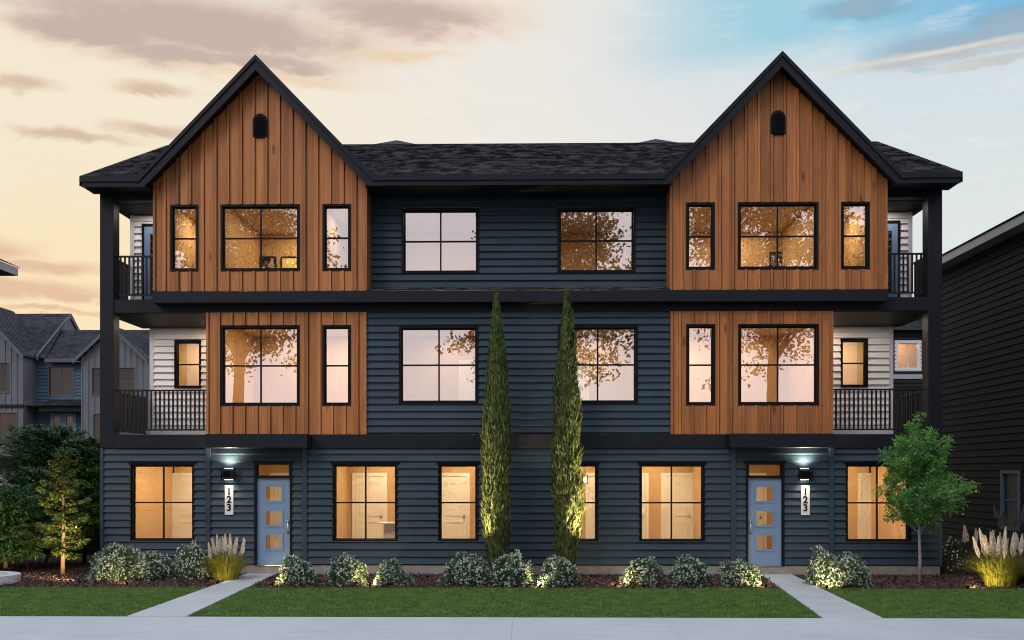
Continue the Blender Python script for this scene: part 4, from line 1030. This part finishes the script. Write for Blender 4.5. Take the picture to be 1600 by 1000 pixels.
def conifer(px, py, ptop, pw, label, m='conifer', seed=1, z0=.25, nb=150, name='evergreen_tree', ltwig=1., trunk='bark', back=0.):
    d = H*FPX/(py-740)+back; Y = d-CD; x = WX(px, Y); zt = WZ(ptop, Y); w = pw/FPX*d/2; root = thing(name, label, 'evergreen tree', (x, Y, 0), group='evergreens at the left of the house')
    r = random.Random(seed); b = MB(); b.tube([(0, 0, -.05), (.02, 0, zt*.4), (0, 0, zt*.93)], [.055, .04, .008], 8); b.build('trunk', M[trunk], root, smooth=True)
    P = []; D = []; N = []; br = MB()
    for i in range(nb):
        t = (i+r.random())/nb; z = z0+(zt-z0)*t; a = i*2.39996+r.uniform(-.4, .4)
        L = w*(1-t**(1.6 if m == 'conifer_lit' else 6.)*.85)*(.75+.25*math.sin(min(1, t*4)*1.57))*r.uniform(.6, 1.2); ca, sa = math.cos(a), math.sin(a); lift = .10+.5*t
        br.tube([(0, 0, z), (ca*L*.5, sa*L*.5, z+L*.5*lift), (ca*L, sa*L, z+L*lift*.8)], [.012, .008, .003], 4, False)
        nl = int((60 if m == 'conifer_lit' else 84)*ltwig)
        for k in range(nl):
            u = r.random()**.5; sp = (1.15-u)*L*.5+.04; off = r.uniform(-1, 1)*sp
            P.append((ca*L*u-sa*off*.8, sa*L*u+ca*off*.8, z+L*lift*u*.9+r.gauss(0, .025)-.12*abs(off)))
            D.append((ca*.7-sa*off*2.2+r.gauss(0, .3), sa*.7+ca*off*2.2+r.gauss(0, .3), -.15+r.gauss(0, .22))); N.append((r.gauss(0, .3), r.gauss(0, .3), 1))
    br.build('branches', M['bark'], root)
    n = len(P); k = 1. if m == 'conifer_lit' else 1.3; leaves('foliage', np.array(P), np.array(D), np.array(N), rng.uniform(.06, .12, n)*k, rng.uniform(.022, .045, n)*k, M[m], root, -.06)
    return root
conifer(74, 888, 674, 170, 'tall dark evergreen standing left of the house, highest of its group', seed=3, nb=380, back=1.1)
conifer(132, 886, 688, 104, 'narrow dark evergreen pressed close to the left corner of the house', seed=4, nb=340, back=1.0)
conifer(8, 893, 772, 160, 'lower dark evergreen at the left edge of the photo', seed=5, nb=260, back=.5)
conifer(98, 900, 706, 90, 'slender evergreen lit yellow from below, in front of the dark evergreens', 'conifer_lit', seed=8, z0=.42, nb=44, ltwig=2.6)

# curved pale kerb at the left edge
t = thing('planter_kerb', 'curved white concrete planter edge at the left edge by the lawn', 'planter', (WX(-62, -2.2), -2.0, 0)); b = MB(); n = 40
for k in range(n):
    a0, a1 = 2*math.pi*k/n, 2*math.pi*(k+1)/n; ro, ri = 1.12, .86; z = .17
    p = lambda r_, a, q: (r_*math.cos(a), r_*.8*math.sin(a), q)
    b.face([p(ri, a0, z), p(ro, a0, z), p(ro, a1, z), p(ri, a1, z)]); b.face([p(ro, a0, -.02), p(ro, a1, -.02), p(ro, a1, z), p(ro, a0, z)]); b.face([p(ri, a1, -.02), p(ri, a0, -.02), p(ri, a0, z), p(ri, a1, z)])
b.build('kerb_ring', M['white'], t)

# ------------------------------------------------------------------ garden spotlights (they light the planting from below)
def spot(px, py, tx, ty, tz, e, label, col=(1., .74, .34), ang=120, r=.03):
    d = H*FPX/(py-740); Y = d-CD; x = WX(px, Y); t = thing('garden_spotlight', label, 'garden light', (x, Y, 0), group='small garden spotlights')
    dv = (Vector((WX(tx, ty), ty, tz))-Vector((x, Y, .08))).normalized(); b = MB(); p = Vector((0, 0, .07))
    b.tube([p-dv*.04, p+dv*.03], .028, 10); b.build('lamp_head', M['frame'], t); b = MB(); b.tube([(0, 0, -.04), tuple(p-dv*.02)], .006, 6); b.build('stake', M['frame'], t)
    l = bpy.data.lights.new('spot_light', 'SPOT'); l.energy = e; l.color = col; l.spot_size = R(ang); l.spot_blend = .6; l.shadow_soft_size = r
    o = bpy.data.objects.new('spot_light', l); COL.objects.link(o); o.parent = t; o.location = p+dv*.045; o.rotation_euler = dv.to_track_quat('-Z', 'Y').to_euler()
spot(124, 914, 66, -.95, .98, 1700, 'garden spotlight under the lit evergreen on the left', ang=66)
spot(340, 915, 352, -1.4, .5, 40, 'garden spotlight before the pampas clump by the left door', ang=90)
spot(198, 916, 180, -1.7, .45, 50, 'garden spotlight before the leftmost flowering bushes', ang=90)
spot(426, 918, 455, -1.9, .5, 30, 'garden spotlight beside the left path')
spot(578, 919, 575, -1.8, .45, 48, 'garden spotlight between the two bushes right of the left door')
spot(668, 906, 770, -1.2, 2.0, 1200, 'garden spotlight in the gap left of the left cypress', ang=44)
spot(844, 920, 846, -1.8, .5, 50, 'garden spotlight between the bushes of the two cypresses')
spot(984, 906, 892, -1.2, 2.2, 1800, 'garden spotlight behind the bush right of the right cypress', ang=48)
spot(962, 918, 985, -1.9, .4, 48, 'garden spotlight left of the bush under the window by the right door')
spot(1196, 919, 1170, -1.9, .4, 48, 'garden spotlight beside the right path')
spot(1292, 921, 1296, -1.8, .5, 44, 'garden spotlight between the two bushes right of the right path')
spot(1512, 921, 1568, -1.5, .85, 190, 'garden spotlight before the bright pampas clump', ang=75)

# ------------------------------------------------------------------ across the street (mirrored in the panes)
def street_tree(px, Yt, zt, rw, label, seed, zb=8.5, fork=None, lean=0.):
    d = CD-Yt; x = CX+((px-827)/FPX)*d; root = thing('street_tree', label, 'tree', (x, Yt, 0), group='large trees across the street')
    r = random.Random(seed); b = MB(); b.tube([(0, 0, -.1), (.1+lean*.2, 0, 3), (-.1+lean*.5, 0, 6.5), (.05+lean, 0, zb+2)], [.5, .4, .36, .28], 10); b.build('trunk', M['bark'], root, smooth=True)
    br = MB(); C = []
    for i in range(24):
        a = i*2.4; L = rw*r.uniform(.25, 1.); zz = zb-1.5+r.random()*2.5; e = Vector((math.cos(a)*L, math.sin(a)*L, zb+r.random()*(zt-zb))); s = Vector((lean*.8, 0, zz)); mdl = s.lerp(e, .5)+Vector((0, 0, -.3+r.random()))
        br.tube([s, mdl, e], [.16, .10, .03], 6, False)
        for k in range(8): C.append(e+Vector((r.gauss(0, rw*.24), r.gauss(0, rw*.24), r.gauss(.3, (zt-zb)*.12))))
    br.build('branches', M['bark'], root)
    C = np.array([tuple(c) for c in C]); nn = 90; P = np.repeat(C, nn, 0)+rng.normal(size=(len(C)*nn, 3))*np.array([.55, .55, .35]); n = len(P)
    leaves('foliage', P, rdir(n), rdir(n), rng.uniform(.22, .42, n), rng.uniform(.12, .22, n), M['street_leaf'], root)
street_tree(372, -38, 19, 4.6, 'big broad tree across the street, mirrored in the left gable windows', 3, 10.4)
street_tree(855, -40, 18, 4.6, 'big broad tree across the street, mirrored in the middle windows', 4, 7.5)
street_tree(1208, -38, 19, 4.8, 'big forked tree across the street, mirrored in the right gable windows', 6, 10.4)
t = thing('hedge', 'long unseen hedge added across the street to darken the ground floor panes', 'hedge', (0, -42, 0))  # out of view, added so the ground floor panes mirror something dark
b = MB(); b.box(-45, 45, -.8, .75, 0, 4.25); b.build('branches', M['street_leaf'], t)  # solid core box, added to close sky gaps in the reflection
n = 60000; P = np.c_[rng.uniform(-45, 45, n), rng.uniform(-1, 1, n), rng.uniform(0, 4.4, n)]; P[:, 1] = np.where(rng.random(n) < .6, .9+rng.normal(size=n)*.12, P[:, 1])
leaves('foliage', P, rdir(n), rdir(n), .34, .2, M['street_leaf'], t)
